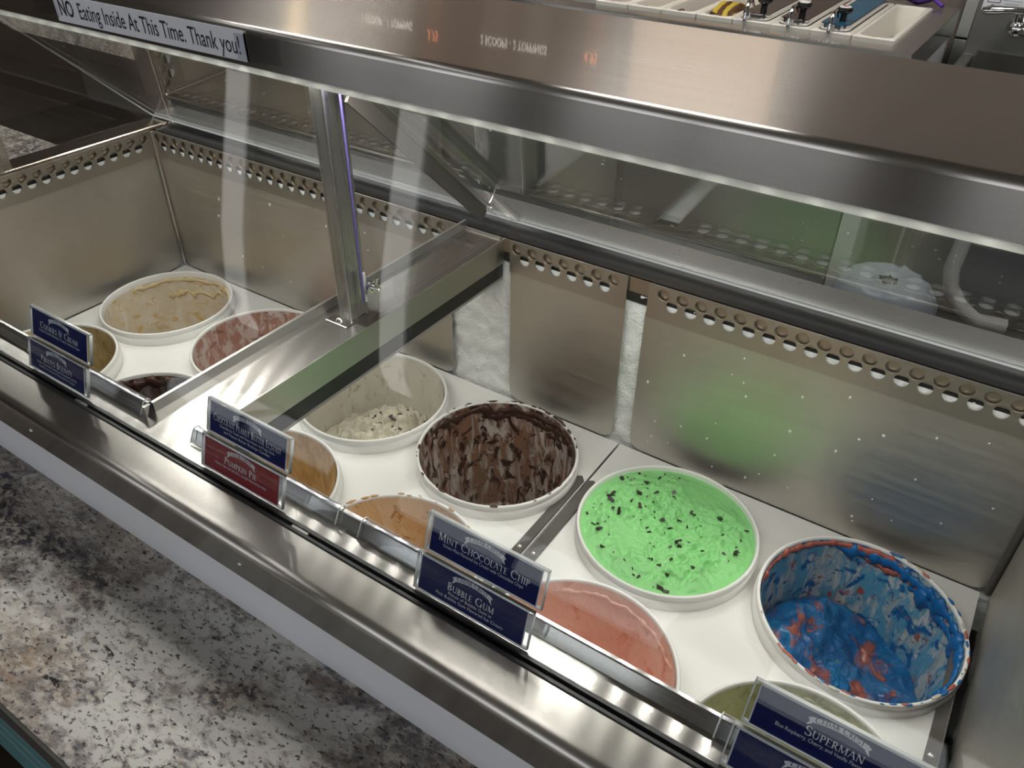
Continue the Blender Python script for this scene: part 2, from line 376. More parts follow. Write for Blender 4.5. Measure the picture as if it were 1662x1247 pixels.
# ================================================================== the room
FZ, CZ = -0.74, 2.0
def room():
    wood = plain('dark_wood_floor', (.045, .033, .026), .35, var=.35, vscale=6)
    fl = struct(box('floor', -5, 4, -3.2, 2.75, FZ-.05, FZ, wood))
    for k in range(18): box('plank', -5, 4, -3.2+k*.33, -3.2+k*.33+.322, FZ, FZ+.004, wood, fl)
    struct(box('ceiling', -5, 4, -3.2, 2.75, CZ, CZ+.05, plain('ceiling_paint', (.42, .39, .35), .8)))
    wb = plain('brown_wall', (.20, .165, .14), .55, var=.12, vscale=3)
    struct(box('wall_back', -5, 4, 2.75, 2.8, FZ, CZ, wb))
    struct(box('wall_left', -5.05, -5, -3.2, 2.75, FZ, CZ, plain('dark_wood_wall', (.075, .05, .036), .5, var=.3, vscale=5)))
    struct(box('wall_right', 4, 4.05, -3.2, 2.75, FZ, CZ, plain('grey_wall', (.38, .37, .35), .7)))
    wf = plain('front_wall_paint', (.30, .28, .26), .7)
    f = struct(box('wall_front', -5, 4, -3.25, -3.2, FZ, FZ+.55, wf))
    box('wall_top', -5, 4, -3.25, -3.2, 1.75, CZ, wf, f)
    for x in (-5, -2.9, -.7, 1.5, 3.85): box('pier', x, x+(.5 if x < 3 else .15), -3.25, -3.2, FZ+.55, 1.75, wf, f)
    fr = plain('white_window_frame', (.7, .7, .7), .5)
    for i, x in enumerate((-4.5, -2.4, -.2, 2.0)):
        x1 = x+1.6 if i else x+1.6
        wdw = struct(box('window_%d' % (i+1), x, x+1.7, -3.24, -3.235, FZ+.55, 1.75, 'glass'))
        box('mullion', x+.78, x+.84, -3.25, -3.19, FZ+.55, 1.75, fr, wdw); box('sill', x, x+1.7, -3.26, -3.15, FZ+.55, FZ+.59, fr, wdw)
room()
for i, (x, y) in enumerate([(-2.4, 1.6), (-.9, 1.6), (.6, 1.6)]):
    where = ['left over the serving aisle', 'middle over the serving aisle', 'right over the serving aisle', 'far left over the customer side', 'far right over the customer side'][i]
    t = thing('ceiling_light', 'square white ceiling light panel, %s' % where, 'light', (x, y, CZ-.03), 'ceiling light panels')
    box('light_frame', x-.33, x+.33, y-.33, y+.33, CZ-.02, CZ, 'white_body', t); box('diffuser', x-.3, x+.3, y-.3, y+.3, CZ-.03, CZ-.02, 'ceil_light', t)

for i, x in enumerate((-2.42, -1.62)):
    t = thing('batten_light', ['long ceiling batten light further left over the customer side', 'long ceiling batten light nearer the middle of the shop'][i], 'light', (x, -.1, CZ-.05), 'ceiling batten lights')
    box('batten_body', x-.06, x+.06, -.75, .55, CZ-.03, CZ, 'white_body', t); box('batten_diffuser', x-.05, x+.05, -.73, .53, CZ-.05, CZ-.03, 'batten', t, .008)

# ================================================================== counter
ct = thing('counter', 'speckled grey and brown granite-look counter along the front of the freezer', 'counter', (-1, .17, FZ))
prism('counter_top', [(-2.9, .082), (1.2, .082), (1.2, .262), (-1.52, .262), (-1.52, .88), (-2.9, .88)], .122, .16, 'granite', ct, 'z')
box('counter_edge', -2.9, 1.2, .079, .082, .122, .1595, 'edge_dark', ct)
box('apron', -2.9, 1.2, .084, .25, -.06, .1215, 'teal', ct)
for z in (.085, .05, .015): box('groove', -2.9, 1.2, .0832, .0845, z, z+.0016, 'groove', ct)
box('kick_base', -2.9, 1.2, .16, .262, FZ+.005, -.06, 'void', ct)
prism('return_base', [(-2.88, .27), (-1.53, .27), (-1.53, .86), (-2.88, .86)], FZ+.005, .1215, 'void', ct, 'z')

# ================================================================== freezer cabinet
X0, X1, DZ = -1.475, .205, .260
cab = thing('dipping_cabinet', 'long steel ice cream dipping freezer with perforated cold walls', 'freezer', (-.635, .63, FZ))
box('front_body', X0-.02, .9, .262, .30, FZ, .2185, 'white_body', cab)
# fascia with a rolled top edge
prof = [(.2605, .2175), (.2605, .2190), (.2605, .2500), (.2605, .2515)]
for k in range(7):
    a = PI-PI/2*k/6; prof.append((.2685+.008*math.cos(a), .2525+.008*math.sin(a)))
prof += [(.2705, .2605), (.2735, .2605), (.2995, .2605), (.2995, .2575), (.270, .2570), (.2645, .2515), (.2645, .2175)]
prism('fascia', prof, X0-.02, .9, 'steel_front', cab, 'x', True)
for x in (-1.10, -.78, -.455, -.12, .18):
    lathe('screw', [(0, .0012), (.0022, .0010), (.0030, 0), (.0030, -.001)], (x, .2605, .236), 'screw', cab, 12, Matrix.Rotation(PI/2, 4, 'X'))
# dark glazing channel
prism('glass_channel', [(.2995, .250), (.2995, .2608), (.3005, .2616), (.3030, .2616), (.3030, .2560), (.3070, .2560), (.3070, .2612), (.3098, .2612), (.3108, .2604), (.3108, .250)], X0-.02, .9, 'channel', cab)
for x in (-.745, -.42): box('channel_glint', x-.012, x+.008, .3032, .3068, .2555, .2606, 'grey_rim', cab, .0008)  # small grey blocks standing in for reflections in the dark channel
# deck
LX, RX, BX0, BX1 = -1.42, .146, -.668, -.600
box('front_deck', X0, X1, .3108, .330, .252, DZ, 'steel_x', cab)
box('bridge_plate', BX0, BX1, .330, .887, .252, DZ, 'steel_x', cab)
prism('bridge_side', [(BX1-.004, .252), (BX1, DZ), (BX1+.001, DZ), (BX1+.001, .2215), (BX1-.004, .2215)], .332, .886, 'bridge_side', cab, 'y')
box('bridge_gasket', BX1-.012, BX1, .333, .885, .198, .2213, 'black', cab, .002)
box('bridge_underside', BX0+.004, BX1-.013, .333, .884, .192, .204, 'dark_steel', cab)
box('gasket_trim', BX1-.012, BX1-.001, .333, .885, .1935, .1978, 'grey_rim', cab, .001)
box('bridge_core', BX0+.006, BX1-.013, .333, .884, .204, .2515, 'void', cab)
box('left_rim', X0, LX, .330, .93, .252, .268, steel('steel_copper_reflection', col=(.62, .53, .47), rough=.2, stretch=(300, 3, 300)), cab, .004)  # stainless rim with its copper reflection painted into the base colour
box('right_rim', RX, X1, .330, .93, .252, .266, 'steel_x', cab, .003)
# raised lips round the wells
def lip(name, pts, mat='steel_plain'): return prism(name, pts, DZ-.004, .2722, mat, cab, 'z')
LIPP = [(.3285, .2585), (.3350, .2715), (.3362, .2722), (.3390, .2722), (.3390, .2560)]
prism('front_lip', LIPP, LX, BX0, 'lip_front', cab)
prism('front_lip', LIPP, BX1, RX, 'lip_front', cab)
lip('bridge_lip', [(BX0-.004, .3285), (BX0, .3285), (BX0, .886), (BX0-.004, .886)], 'lip_side')
# back rim
box('back_dark_strip', X0, X1, .8895, .929, .250, .262, 'black', cab)  # plain black strip between the perforated wall and the back rim
box('rim_bead', X0, X1, .929, .9325, .255, .2695, 'chrome', cab, .001)
pr = [(.9325, .240), (.9325, .268)]+[(.95+.0175*math.cos(a), .262+.012*math.sin(a)) for a in [PI*.75, PI*.5]]+[(.985, .273)]+[(.988+.014*math.cos(a), .259+.014*math.sin(a)) for a in [PI*.45, PI*.25, 0]]+[(1.002, .24)]
prism('back_rim', pr, X0, X1, 'grey_rim', cab, 'x', True)
box('rear_body', X0, X1, .985, 1.0, FZ, .24, 'steel_plain', cab)
box('left_body', X0-.02, X0, .30, 1.0, FZ, .252, 'white_body', cab)
box('right_body', X1, X1+.02, .30, 1.0, FZ, .252, 'white_body', cab)
# well: inner shell
box('well_floor', LX-.03, RX+.03, .30, .96, -.32, -.30, 'void', cab)
box('front_cold_wall', LX, RX, .3330, .3350, -.30, .2520, 'steel_wall', cab)
# frosted cold walls (lumpy)
def frost_wall(name, o, u, v, lu, lv, nu, nv, nrm, amp):
    bm = bmesh.new(); o, u, v, nrm = Vector(o), Vector(u), Vector(v), Vector(nrm); g = []
    for j in range(nv+1):
        row = []
        for i in range(nu+1):
            p = o+u*(lu*i/nu)+v*(lv*j/nv)
            h = noise.fractal(p*45, 1.0, 2.0, 4)*amp
            row.append(bm.verts.new(p+nrm*h))
        g.append(row)
    for j in range(nv):
        for i in range(nu): bm.faces.new((g[j][i], g[j][i+1], g[j+1][i+1], g[j+1][i]))
    bmesh.ops.recalc_face_normals(bm, faces=bm.faces[:])
    return link(name, bmesh_to(bm, name), 'frost', cab, True)
frost_wall('frost_sheet', (LX-.01, .8908, -.10), (1, 0, 0), (0, 0, 1), RX-LX+.02, .337, 420, 60, (0, -1, 0), .0035)
frost_wall('frost_sheet', (LX-.0095, .34, -.10), (0, 1, 0), (0, 0, 1), .56, .337, 120, 50, (1, 0, 0), .003)
frost_wall('frost_sheet', (RX+.010, .34, -.10), (0, 1, 0), (0, 0, 1), .56, .337, 120, 50, (-1, 0, 0), .003)
box('upper_liner', LX-.012, RX+.012, .8860, .8866, .2400, .2615, 'liner', cab)
box('cavity_shade', LX-.012, RX+.012, .8882, .8888, .2240, .2460, 'void', cab)  # black plate painting in the shade of the gap behind the holes
box('frost_band', LX-.002, -.700, .8856, .8880, .2060, .2335, 'frost', cab, .0004)
box('frost_band', -.586, -.396, .8856, .8880, .2060, .2335, 'frost', cab, .0004)
box('frost_band', -.360, RX, .8856, .8880, .2060, .2335, 'frost', cab, .0004)
box('upper_liner', LX-.0040, LX-.0034, .34, .884, .2400, .2515, 'liner', cab)
box('frost_band', LX-.0040, LX-.0030, .34, .870, .2060, .2335, 'frost', cab, .0002)
box('cavity_shade', LX-.0058, LX-.0052, .34, .884, .2240, .2460, 'void', cab)
# cold-wall plates: lower plate with rounded corners + perforated strip
def rrect(x0, x1, y0, y1, r, ragged=None):
    pts = []
    for cx, cy, a in ((x0+r, y0+r, PI), (x1-r, y0+r, 1.5*PI)): pts += [(cx+r*math.cos(a+PI/2*k/6), cy+r*math.sin(a+PI/2*k/6)) for k in range(7)]
    if ragged == 'r':
        for k in range(1, 34): pts.append((x1+random.uniform(-.003, .001), y0+r+(y1-y0-r)*k/34))
    pts += [(x1, y1), (x0, y1)]
    return pts
def plate(x0, x1, ragged=None):
    m = frame((0, .8840, 0), (1, 0, 0), (0, 0, 1))
    link('wall_plate', flat_me('wall_plate', [rrect(x0, x1, -.024, .2165, .022, ragged)], .0016, m), 'steel_wall', cab)
def strip(x0, x1, m, mat='strip', d=.0265, first=.012):
    loops = [[(x0, .2125), (x1, .2125), (x1, .2635), (x0, .2635)]]
    x = x0+first
    while x+.009 < x1:
        loops.append(circ(x, .2515, .0086)); 
        if x+d/2+.009 < x1: loops.append(circ(x+d/2, .2370, .0086))
        x += d
    link('perforated_strip', flat_me('perforated_strip', loops, .0024, m), mat, cab)
mb = frame((0, .8818, 0), (1, 0, 0), (0, 0, 1))
plate(LX+.006, -.700, 'r'); plate(-.586, -.394); plate(-.364, RX-.006)
strip(LX+.006, -.604, mb); strip(-.586, -.394, mb); strip(-.362, RX-.002, mb, first=.022)
ml = frame((LX+.001, 0, 0), (0, 1, 0), (0, 0, 1))
link('wall_plate', flat_me('wall_plate', [rrect(.345, .876, -.024, .2165, .022)], .0016, frame((LX, 0, 0), (0, 1, 0), (0, 0, 1))), 'steel_wall', cab)
strip(.345, .878, frame((LX+.0018, 0, 0), (0, 1, 0), (0, 0, 1)))
link('wall_plate', flat_me('wall_plate', [[(.36, -.022), (.872, -.022), (.872, .25), (.36, .25)]], .0016, frame((RX, 0, 0), (0, 1, 0), (0, 0, 1))), 'steel_wall', cab)
tube('corner_bead', [(LX+.005, .880, -.02), (LX+.005, .880, .262)], .0035, 'steel_plain', cab, 8)
tube('corner_bead', [(RX-.004, .880, -.02), (RX-.004, .880, .262)], .005, 'dark_steel', cab, 8)
# water drops on the cold wall
for k in range(46):
    x = random.uniform(-.36, .13) if k < 34 else random.uniform(-1.4, -.75); z = random.uniform(.0, .2)
    lathe('water_drop', [(0, .0012), (.0014, .0008), (.0021, 0), (0, -.0002)], (x, .8831, z), MAT['chrome'] if 0 else 'acrylic_edge', cab, 8, Matrix.Rotation(PI/2, 4, 'X') @ Matrix.Diagonal((1, random.uniform(1, 1.7), 1, 1)) @ Matrix.Scale(random.uniform(.5, 1.0), 4))

# white skirt panels, four openings each
XS = [-1.281, -1.020, -.757, -.5107, -.2361, .0161]; YB, YF = .7395, .488
PX = [LX+.002, -.9005, -.3785, RX-.010]
pl = ['at the left end', 'under the bridge plate', 'around the green tub']
for k in range(3):
    a, b = PX[k]+.0016, PX[k+1]-.0016
    loops = [[(a, .337), (b, .337), (b, .8815), (a, .8815)]]
    for x in XS[2*k:2*k+2]:
        for y in (YF, YB): loops.append(circ(x, y, .1190, 48))
    t = thing('skirt_panel', 'white plastic can-skirt panel with four round openings ' + pl[k], 'panel', ((a+b)/2, .61, -.033), 'white skirt panels')
    link('panel_sheet', flat_me('panel_sheet', loops, .008, Matrix.Translation((0, 0, -.029))), 'skirt', t)
    box('support_rail', a+.002, b-.002, .338, .343, -.30, -.034, 'void', t)
    for sx, e in ((a+.0015, 1), (b-.0015, -1)):
        if (k == 0 and e == 1) or (k == 1 and e == 1) or (k == 0 and e == -1): continue
        x0, x1 = (sx, sx+.0155) if e == 1 else (sx-.0155, sx)
        h = prism('hinge_strip', [(x0, .345), (x1, .345), (x1, .775), ((x0+x1)/2+e*-.001, .782), (x0+(0 if e == 1 else .003), .778)], -.0248, -.0215, 'dark_steel', t, 'z')
        for y in (.615, .44): lathe('rivet', [(0, .0022), (.002, .0019), (.0036, .0006), (.004, -.0002)], ((x0+x1)/2, y, -.0215), 'screw', h, 12)

# ================================================================== sneeze guard
sg = thing('sneeze_guard', 'steel shelf on posts with sloping front glass above the tubs', 'sneeze guard', (-.635, .6, DZ))
SZ0, SZ1 = .5500, .5905
prof = [(.5755, SZ0), (.5755, SZ0+.0015), (.5755, SZ1-.0085), (.5755, SZ1-.007)]
for k in range(6):
    a = PI-PI/2*k/5; prof.append((.5825+.007*math.cos(a), SZ1-.007+.007*math.sin(a)))
prof += [(.5845, SZ1), (.588, SZ1), (.840, SZ1), (.846, SZ1), (.853, SZ1-.003), (.853, SZ1-.022), (.850, SZ1-.022), (.850, SZ1-.004), (.584, SZ1-.004), (.579, SZ1-.009), (.579, SZ0)]
prism('shelf', prof, -1.60, .9, 'steel_shelf', sg, 'x', True)
box('post', -.643, -.624, .587, .619, DZ, .586, 'steel_y', sg, .0012)
box('post', X0+.002, X0+.02, .60, .63, .266, .586, 'steel_y', sg, .0012)
box('post', RX+.025, RX+.045, .587, .619, .264, .586, 'steel_y', sg, .0012)
box('post_foot', -.652, -.618, .572, .588, DZ, .2616, 'steel_plain', sg, .0005)
lathe('bolt', [(0, .004), (.003, .0035), (.0045, .0015), (.0055, 0)], (-.636, .580, .2616), 'screw', sg, 16)
# front glass: steep at the foot, then leaning back to the shelf
gl = [(.3040, .2570), (.3065, .285), (.3115, .310), (.3195, .335), (.334, .359), (.355, .3815), (.385, .406), (.44, .4475), (.51, .499), (.5745, .5475)]
sheet('front_glass', gl, .005, X0, .9, 'glass', sg)
prism('end_glass', [(.3100, .262), (.318, .31), (.345, .366), (.44, .4395), (.572, .538), (.582, .545), (.637, .545), (.927, .269), (.927, .262)], X0+.0025, X0+.0065, 'glass', sg, 'x')
tube('end_glass_edge', [(X0+.0045, .638, .5458), (X0+.0045, .928, .2697)], .0016, 'acrylic_edge', sg, 6)
# LED strip under the front edge of the shelf
box('led_channel', -1.59, .88, .5765, .5890, .5488, .5498, 'led_bar', sg)
box('led_diffuser', -1.59, .88, .5748, .5758, .5436, .5498, 'led_diff', sg)
k = 0
led_me = bpy.data.meshes.new('led'); led_me.from_pydata([(-.004, -.003, 0), (-.004, .003, 0), (.004, .003, 0), (.004, -.003, 0)], [], [(0, 1, 2, 3)])
x = -1.56
while x < .87:
    me = led_me if k else led_me
    o = bpy.data.objects.new('led', led_me); COL.objects.link(o); o.parent = sg; o.location = Vector((x, .5825, .5480))-Vector(sg['_w'])
    x += .038; k += 1
led_me.materials.append(MAT['led'])
# triangular partition over the bridge
pp = [(.6005, .541), (.6005, .285)]+[(.6175+.017*math.cos(a), .279+.017*math.sin(a)) for a in [PI+PI/2*k/5 for k in range(6)]]+[(.905, .2625), (.911, .268), (.628, .541)]
prism('partition', pp, -.6135, -.6095, 'acrylic', sg, 'x')
tube('partition_edge', [(-.6115, .6000, .541), (-.6115, .6000, .287)], .0016, 'purple_edge', sg, 6)
d = Vector((0, .849-.615, .319-.5385)).normalized(); n_ = Vector((0, d.z, -d.y))
a, b = Vector((0, .615, .5385)), Vector((0, .852, .3162))
prism('partition_bar', [tuple((a+n_*.0)[1:]), tuple(b[1:]), tuple((b+n_*.018)[1:]), tuple((a+n_*.018)[1:])], -.6095, -.6055, 'dark_steel', sg, 'x')
prism('partition_bar', [tuple((a-n_*.0062)[1:]), tuple((b-n_*.0062)[1:]), tuple(b[1:]), tuple(a[1:])], -.6095, -.600, 'steel_plain', sg, 'x')
for y, z in ((.612, .303), (.848, .3215)):
    lathe('bolt', [(0, .016), (.0022, .0155), (.003, .014), (.003, .009), (.0055, .009), (.0055, .004), (.008, .0035), (.008, 0)], (-.6095, y, z), 'chrome', sg, 12, Matrix.Rotation(PI/2, 4, 'Y'))
tube('wing', [(-.600, .612, .310), (-.598, .613, .318)], .0018, 'chrome', sg, 6)
tube('wing', [(-.600, .850, .329), (-.599, .856, .337)], .0018, 'chrome', sg, 6)
box('seal_strip', -.6165, -.6135, .606, .610, .282, .322, 'white_plastic', sg, .001)
# flip lids at the back
def lid(x0, x1, label):
    t = thing('flip_lid', label, 'lid', ((x0+x1)/2, .75, .272), 'sloping clear lids')
    sheet('lid_sheet', [(.6180, .5600), (.9280, .2755)], .004, x0, x1, 'lid', t, False)
    tube('lid_hinge', [(x0, .6170, .5635), (x1, .6170, .5635)], .0035, 'steel_plain', t, 8)
    box('lid_foot', x0, x1, .9245, .9290, .2700, .2755, 'acrylic_edge', t, .0008)
lid(X0+.010, -.6160, 'clear sloping lid behind the left well, left of the triangular partition')
lid(-.5990, RX+.020, 'clear sloping lid behind the right well, right of the triangular partition')

# ================================================================== ice cream tubs
BUCKET = [(0, -.262), (.099, -.262), (.1005, -.260), (.1172, -.030), (.1205, -.0285), (.1225, -.0265), (.1225, -.0120), (.1212, -.0105), (.1205, -.0095), (.1212, -.0080), (.1212, -.0020), (.1203, -.0004), (.1188, 0), (.1172, -.0006), (.1165, -.0025), (.1155, -.010), (.0985, -.256), (0, -.256)]
def film(name, mat, t, c, z0, z1, mtx):
    n = 16; pr = []
    for k in range(n+1):
        z = z0+(z1-z0)*k/n; pr.append((.1155-.0172*(-.010-z)/.246-.0007, z))
    return lathe(name, pr, c, mat, t, 64, mtx)
def mound(name, mat, t, c, level, fn0, mtx, nr=34, na=96, rmax=None):
    fn = fn0 if rmax else (lambda x, y: fn0(x, y)*max(0, 1-(math.hypot(x, y)/.116)**6))
    bm = bmesh.new(); R = rmax or (.1155-.0172*(-.010-level)/.246-.001); rings = [[bm.verts.new((0, 0, level+fn(0, 0)))]]
    for i in range(1, nr+1):
        r = R*i/nr; rings.append([bm.verts.new((r*math.cos(2*PI*k/na), r*math.sin(2*PI*k/na), level+fn(r*math.cos(2*PI*k/na), r*math.sin(2*PI*k/na)))) for k in range(na)])
    for a, b in zip(rings, rings[1:]):
        for k in range(na):
            q = list(dict.fromkeys([a[k % len(a)], a[(k+1) % len(a)], b[(k+1) % len(b)], b[k % len(b)]])); bm.faces.new(q)
    bmesh.ops.recalc_face_normals(bm, faces=bm.faces[:])
    me = bmesh_to(bm, name)
    if sum(p.normal.z for p in me.polygons) < 0: me.flip_normals()
    me.transform(Matrix.Translation(Vector(c)) @ mtx)
    return link(name, me, mat, t, True)
def fr(x, y, s, seed): return noise.fractal(Vector((x*s+seed, y*s-seed, seed*.37)), 1.0, 2.1, 5)
def ridg(x, y, s, seed):
    wx = x+.012*noise.noise(Vector((x*30, y*30, seed))); wy = y+.012*noise.noise(Vector((x*30, y*30, seed+9)))
    return 1-abs(noise.noise(Vector((wx*s, wy*s, seed))))*2
SM = dict(
 vanilla=smear('vanilla_residue', (.72, .63, .49), [((.80, .74, .65), 28, .8, .55, .10), ((.66, .47, .20), 44, 1.3, .60, .05), ((.74, .60, .34), 60, 1.1, .63, .04)]),
 cookie=smear('cookie_residue', (.70, .66, .57), [((.76, .73, .66), 20, .6, .5, .12), ((.50, .42, .32), 52, .6, .63, .05), ((.16, .14, .12), 120, 1, .735, .015)]),
 choc=smear('chocolate_residue', (.62, .54, .48), [((.27, .145, .09), 52, .30, .47, .06), ((.58, .50, .45), 68, .10, .60, .03), ((.045, .017, .010), 60, .7, .555, .03), ((.30, .19, .14), 110, .5, .66, .03)], .3, .6),
 pinkbrown=smear('pink_brown_residue', (.72, .64, .60), [((.50, .29, .22), 40, .5, .50, .05), ((.76, .70, .66), 60, .25, .60, .04), ((.27, .125, .085), 48, 1, .60, .04)]),
 dark=smear('dark_chocolate_residue', (.27, .225, .215), [((.14, .085, .065), 44, .4, .50, .08), ((.05, .018, .011), 44, .8, .53, .03), ((.36, .30, .29), 80, .3, .66, .03)], .3, .6),
 olive=smear('toffee_cream_residue', (.72, .60, .36), [((.46, .35, .15), 36, .7, .52, .07), ((.55, .48, .33), 40, .5, .58, .07)]),
 peanut=smear('peanut_residue', (.82, .64, .38), [((.66, .44, .20), 52, .35, .53, .08), ((.56, .45, .30), 60, .3, .60, .05)]),
 caramel=smear('caramel_residue', (.82, .57, .32), [((.86, .67, .46), 40, .35, .52, .06), ((.58, .30, .11), 56, .8, .60, .03)]),
 pink=smear('salmon_residue', (.92, .58, .47), [((.94, .66, .56), 28, .5, .50, .10), ((.80, .36, .24), 40, .8, .60, .05), ((.72, .46, .38), 80, .6, .68, .03)]),
 pist=smear('pale_green_residue', (.62, .62, .38), [((.72, .73, .50), 32, .5, .52, .08), ((.38, .37, .16), 44, .7, .56, .05), ((.10, .085, .04), 80, 1.6, .70, .02)]),
 blue=smear('blue_red_residue', (.52, .56, .54), [((.12, .38, .55), 44, .35, .46, .06), ((.60, .63, .60), 60, .25, .55, .04), ((.005, .13, .36), 40, .8, .56, .03), ((.42, .11, .075), 40, 1.1, .63, .025), ((.30, .30, .12), 80, 1, .72, .02)], .3, .5),
)
def rimdirt(c, cols, t, mtx, a0, a1, n, seed):
    rnd = random.Random(seed)
    for k in range(n):
        a = rnd.uniform(a0, a1); r = .1185+rnd.uniform(-.0012, .0016); s = rnd.uniform(.25, 1.25)
        m = Matrix.Translation(Vector(c)) @ mtx @ Matrix.Translation((r*math.cos(a), r*math.sin(a), .0002)) @ Matrix.Rotation(a+PI/2, 4, 'Z') @ Matrix.Diagonal((s*2.2, s*.7, s*.35, 1))
        bm = bmesh.new(); bmesh.ops.create_icosphere(bm, subdivisions=2, radius=.0026)
        for v in bm.verts: v.co *= 1+.35*noise.noise(v.co*700+Vector((k, 0, 0)))
        me = bmesh_to(bm, 'smudge'); me.transform(m); link('smudge', me, rnd.choice(cols), t, True)
TUBS = []
def tub(c, label, key, film_to=-.245, mtx=Matrix.Identity(4), film_from=-.004):
    t = thing('ice_cream_tub', label, 'tub', (c[0], c[1], c[2]-.262), 'three-gallon ice cream tubs')
    lathe('bucket', BUCKET, c, 'white_plastic', t, 72, mtx)
    film('ice_cream_film', SM[key], t, c, film_from, film_to, mtx)
    TUBS.append(t); return t
I4 = Matrix.Identity(4)
def deep(t, c, key, lvl, seed, mtx=I4, amp=.012): mound('ice_cream', SM[key], t, c, lvl, lambda x, y: fr(x, y, 28, seed)*amp, mtx)
# back row
c = (XS[0], YB, 0); t = tub(c, 'nearly empty white tub with cream vanilla smears in the back left corner', 'vanilla', film_from=-.012)
deep(t, c, 'vanilla', -.20, 1)
rim_cream = plain('vanilla_cream', (.72, .58, .34), .4)
def swirl(t, c, mat, a0, a1, z, amp, seed, r=.110, thick=.004, name='ice_cream_ridge', mtx=I4):
    """a ragged bead of ice cream stuck on the wall"""
    n = 90; bm = bmesh.new(); rings = []
    for i in range(n+1):
        a = a0+(a1-a0)*i/n; zz = z+amp*noise.fractal(Vector((a*3, seed, 0)), 1, 2, 4); th = thick*(.35+abs(noise.fractal(Vector((a*4.5, seed+4, 0)), 1, 2, 3))*1.6)*min(1, i/6, (n-i)/6)+.0004
        R = .1155-.0172*(-.010-zz)/.246-.0006
        rings.append([bm.verts.new(((R-th*max(0, math.cos(q))*.8)*math.cos(a), (R-th*max(0, math.cos(q))*.8)*math.sin(a), zz+th*1.5*math.sin(q))) for q in [PI*2*k/8 for k in range(8)]])
    for p, q in zip(rings, rings[1:]):
        for k in range(8): bm.faces.new((p[k], p[(k+1) % 8], q[(k+1) % 8], q[k]))
    bmesh.ops.recalc_face_normals(bm, faces=bm.faces[:])
    me = bmesh_to(bm, name); me.transform(Matrix.Translation(Vector(c)) @ mtx); return link(name, me, mat, t, True)
swirl(t, c, rim_cream, .2, 3.2, -.018, .006, 2.0); swirl(t, c, rim_cream, 1.4, 2.6, -.045, .016, 5.0); swirl(t, c, rim_cream, 0.7, 1.5, -.026, .008, 8.0)
c = (XS[1], YB, 0); t = tub(c, 'white tub smeared pinkish brown with a cut brown block inside, left of the bridge plate', 'pinkbrown')
pb = plain('pink_brown_ice_cream', (.42, .235, .165), .5, bump=.8, bscale=140, var=.2, vscale=60)
mound('ice_cream', pb, t, c, -.105, lambda x, y: (.055*max(0, min(1, (x+.035)/.03)) + fr(x, y, 40, 3)*.008), I4)
c = (XS[2], YB, 0); t = tub(c, 'pale cookie-speckled tub with a scooped mound, beside the bridge plate', 'cookie')
ck = smear('cookies_and_cream', (.60, .55, .43), [((.66, .62, .51), 30, 1, .5, .1), ((.10, .085, .07), 75, 1, .665, .02)], .5, .5)
mound('ice_cream', ck, t, c, -.118, lambda x, y: .058*math.exp(-((x-.02)**2+(y-.03)**2)/.0042)+ridg(x, y, 38, 2.2)*.011+fr(x, y, 60, 4)*.013, I4, 70, 170)
for k in range(26):
    a, r = random.uniform(0, 6.28), random.uniform(.0, .075); x, y = .02+r*math.cos(a), .02+r*math.sin(a)*.8
    z = -.118+.058*math.exp(-((x-.02)**2+(y-.03)**2)/.0042)+ridg(x, y, 38, 2.2)*.011+fr(x, y, 60, 4)*.013-.001
    bm = bmesh.new(); bmesh.ops.create_icosphere(bm, subdivisions=1, radius=random.uniform(.0015, .0045))
    for v in bm.verts: v.co = Vector((v.co.x*1.3, v.co.y, v.co.z*.6))*(1+.4*noise.noise(v.co*900+Vector((k, k, 0))))
    me = bmesh_to(bm, 'cookie_crumb'); me.transform(Matrix.Translation((c[0]+x, c[1]+y, z))); link('cookie_crumb', me, plain('cookie_crumb', (.06, .048, .038), .6) if k == 0 else bpy.data.materials['cookie_crumb'], t)
c = (XS[3], YB, 0); t = tub(c, 'nearly empty tub streaked all over with dark chocolate, left of the green tub', 'choc', film_from=-.002)
deep(t, c, 'choc', -.21, 4)
cb = plain('chocolate_smudge', (.055, .022, .014), .35)
swirl(t, c, cb, .0, 3.3, -.014, .008, 11.0, thick=.006); swirl(t, c, cb, .9, 2.4, -.024, .010, 14.0, thick=.006); swirl(t, c, cb, -.6, .5, -.02, .010, 17.0, thick=.005)
rimdirt(c, [cb], t, I4, .6, 2.9, 26, 3); rimdirt(c, [cb], t, I4, -3, .2, 10, 5)
# mint, full
c = (XS[4], YB+.001, 0)
t = thing('ice_cream_tub', 'full tub of bright green ice cream with chocolate chips', 'tub', (c[0], c[1], -.262), 'three-gallon ice cream tubs')
lathe('bucket', BUCKET, c, 'white_plastic', t, 72)
mint = plain('mint_ice_cream', (.25, .63, .22), .42, bump=.9, bscale=190, var=.10, vscale=40)
def mint_h(x, y):
    r = math.hypot(x, y)/.1155
    rough = max(0, min(1, (1.02-r)*4))
    smooth = math.exp(-((x-.02)**2+(y-.085)**2)/.0012)+.8*math.exp(-((x+.035)**2+(y+.045)**2)/.0009)
    k = rough*(1-min(.85, smooth))
    h = k*(ridg(x, y, 30, 1.0)*.0048+ridg(x, y, 85, 3.3)*.0036+fr(x, y, 110, 2)*.0046)
    h += .011*math.exp(-((x+.028)**2+(y-.035)**2)/.0003)-.009*math.exp(-((x-.012)**2+(y-.012)**2)/.0009)-.006*math.exp(-((x+.045)**2+(y-.03)**2)/.0003)
    return h-.002*(1-rough)+.002*math.sin(x*60+y*35)*k
mint_o = mound('ice_cream', mint, t, c, -.006, mint_h, I4, 90, 220, rmax=.1160)
chip_m = plain('chocolate_chip', (.022, .013, .010), .35)
chips = []
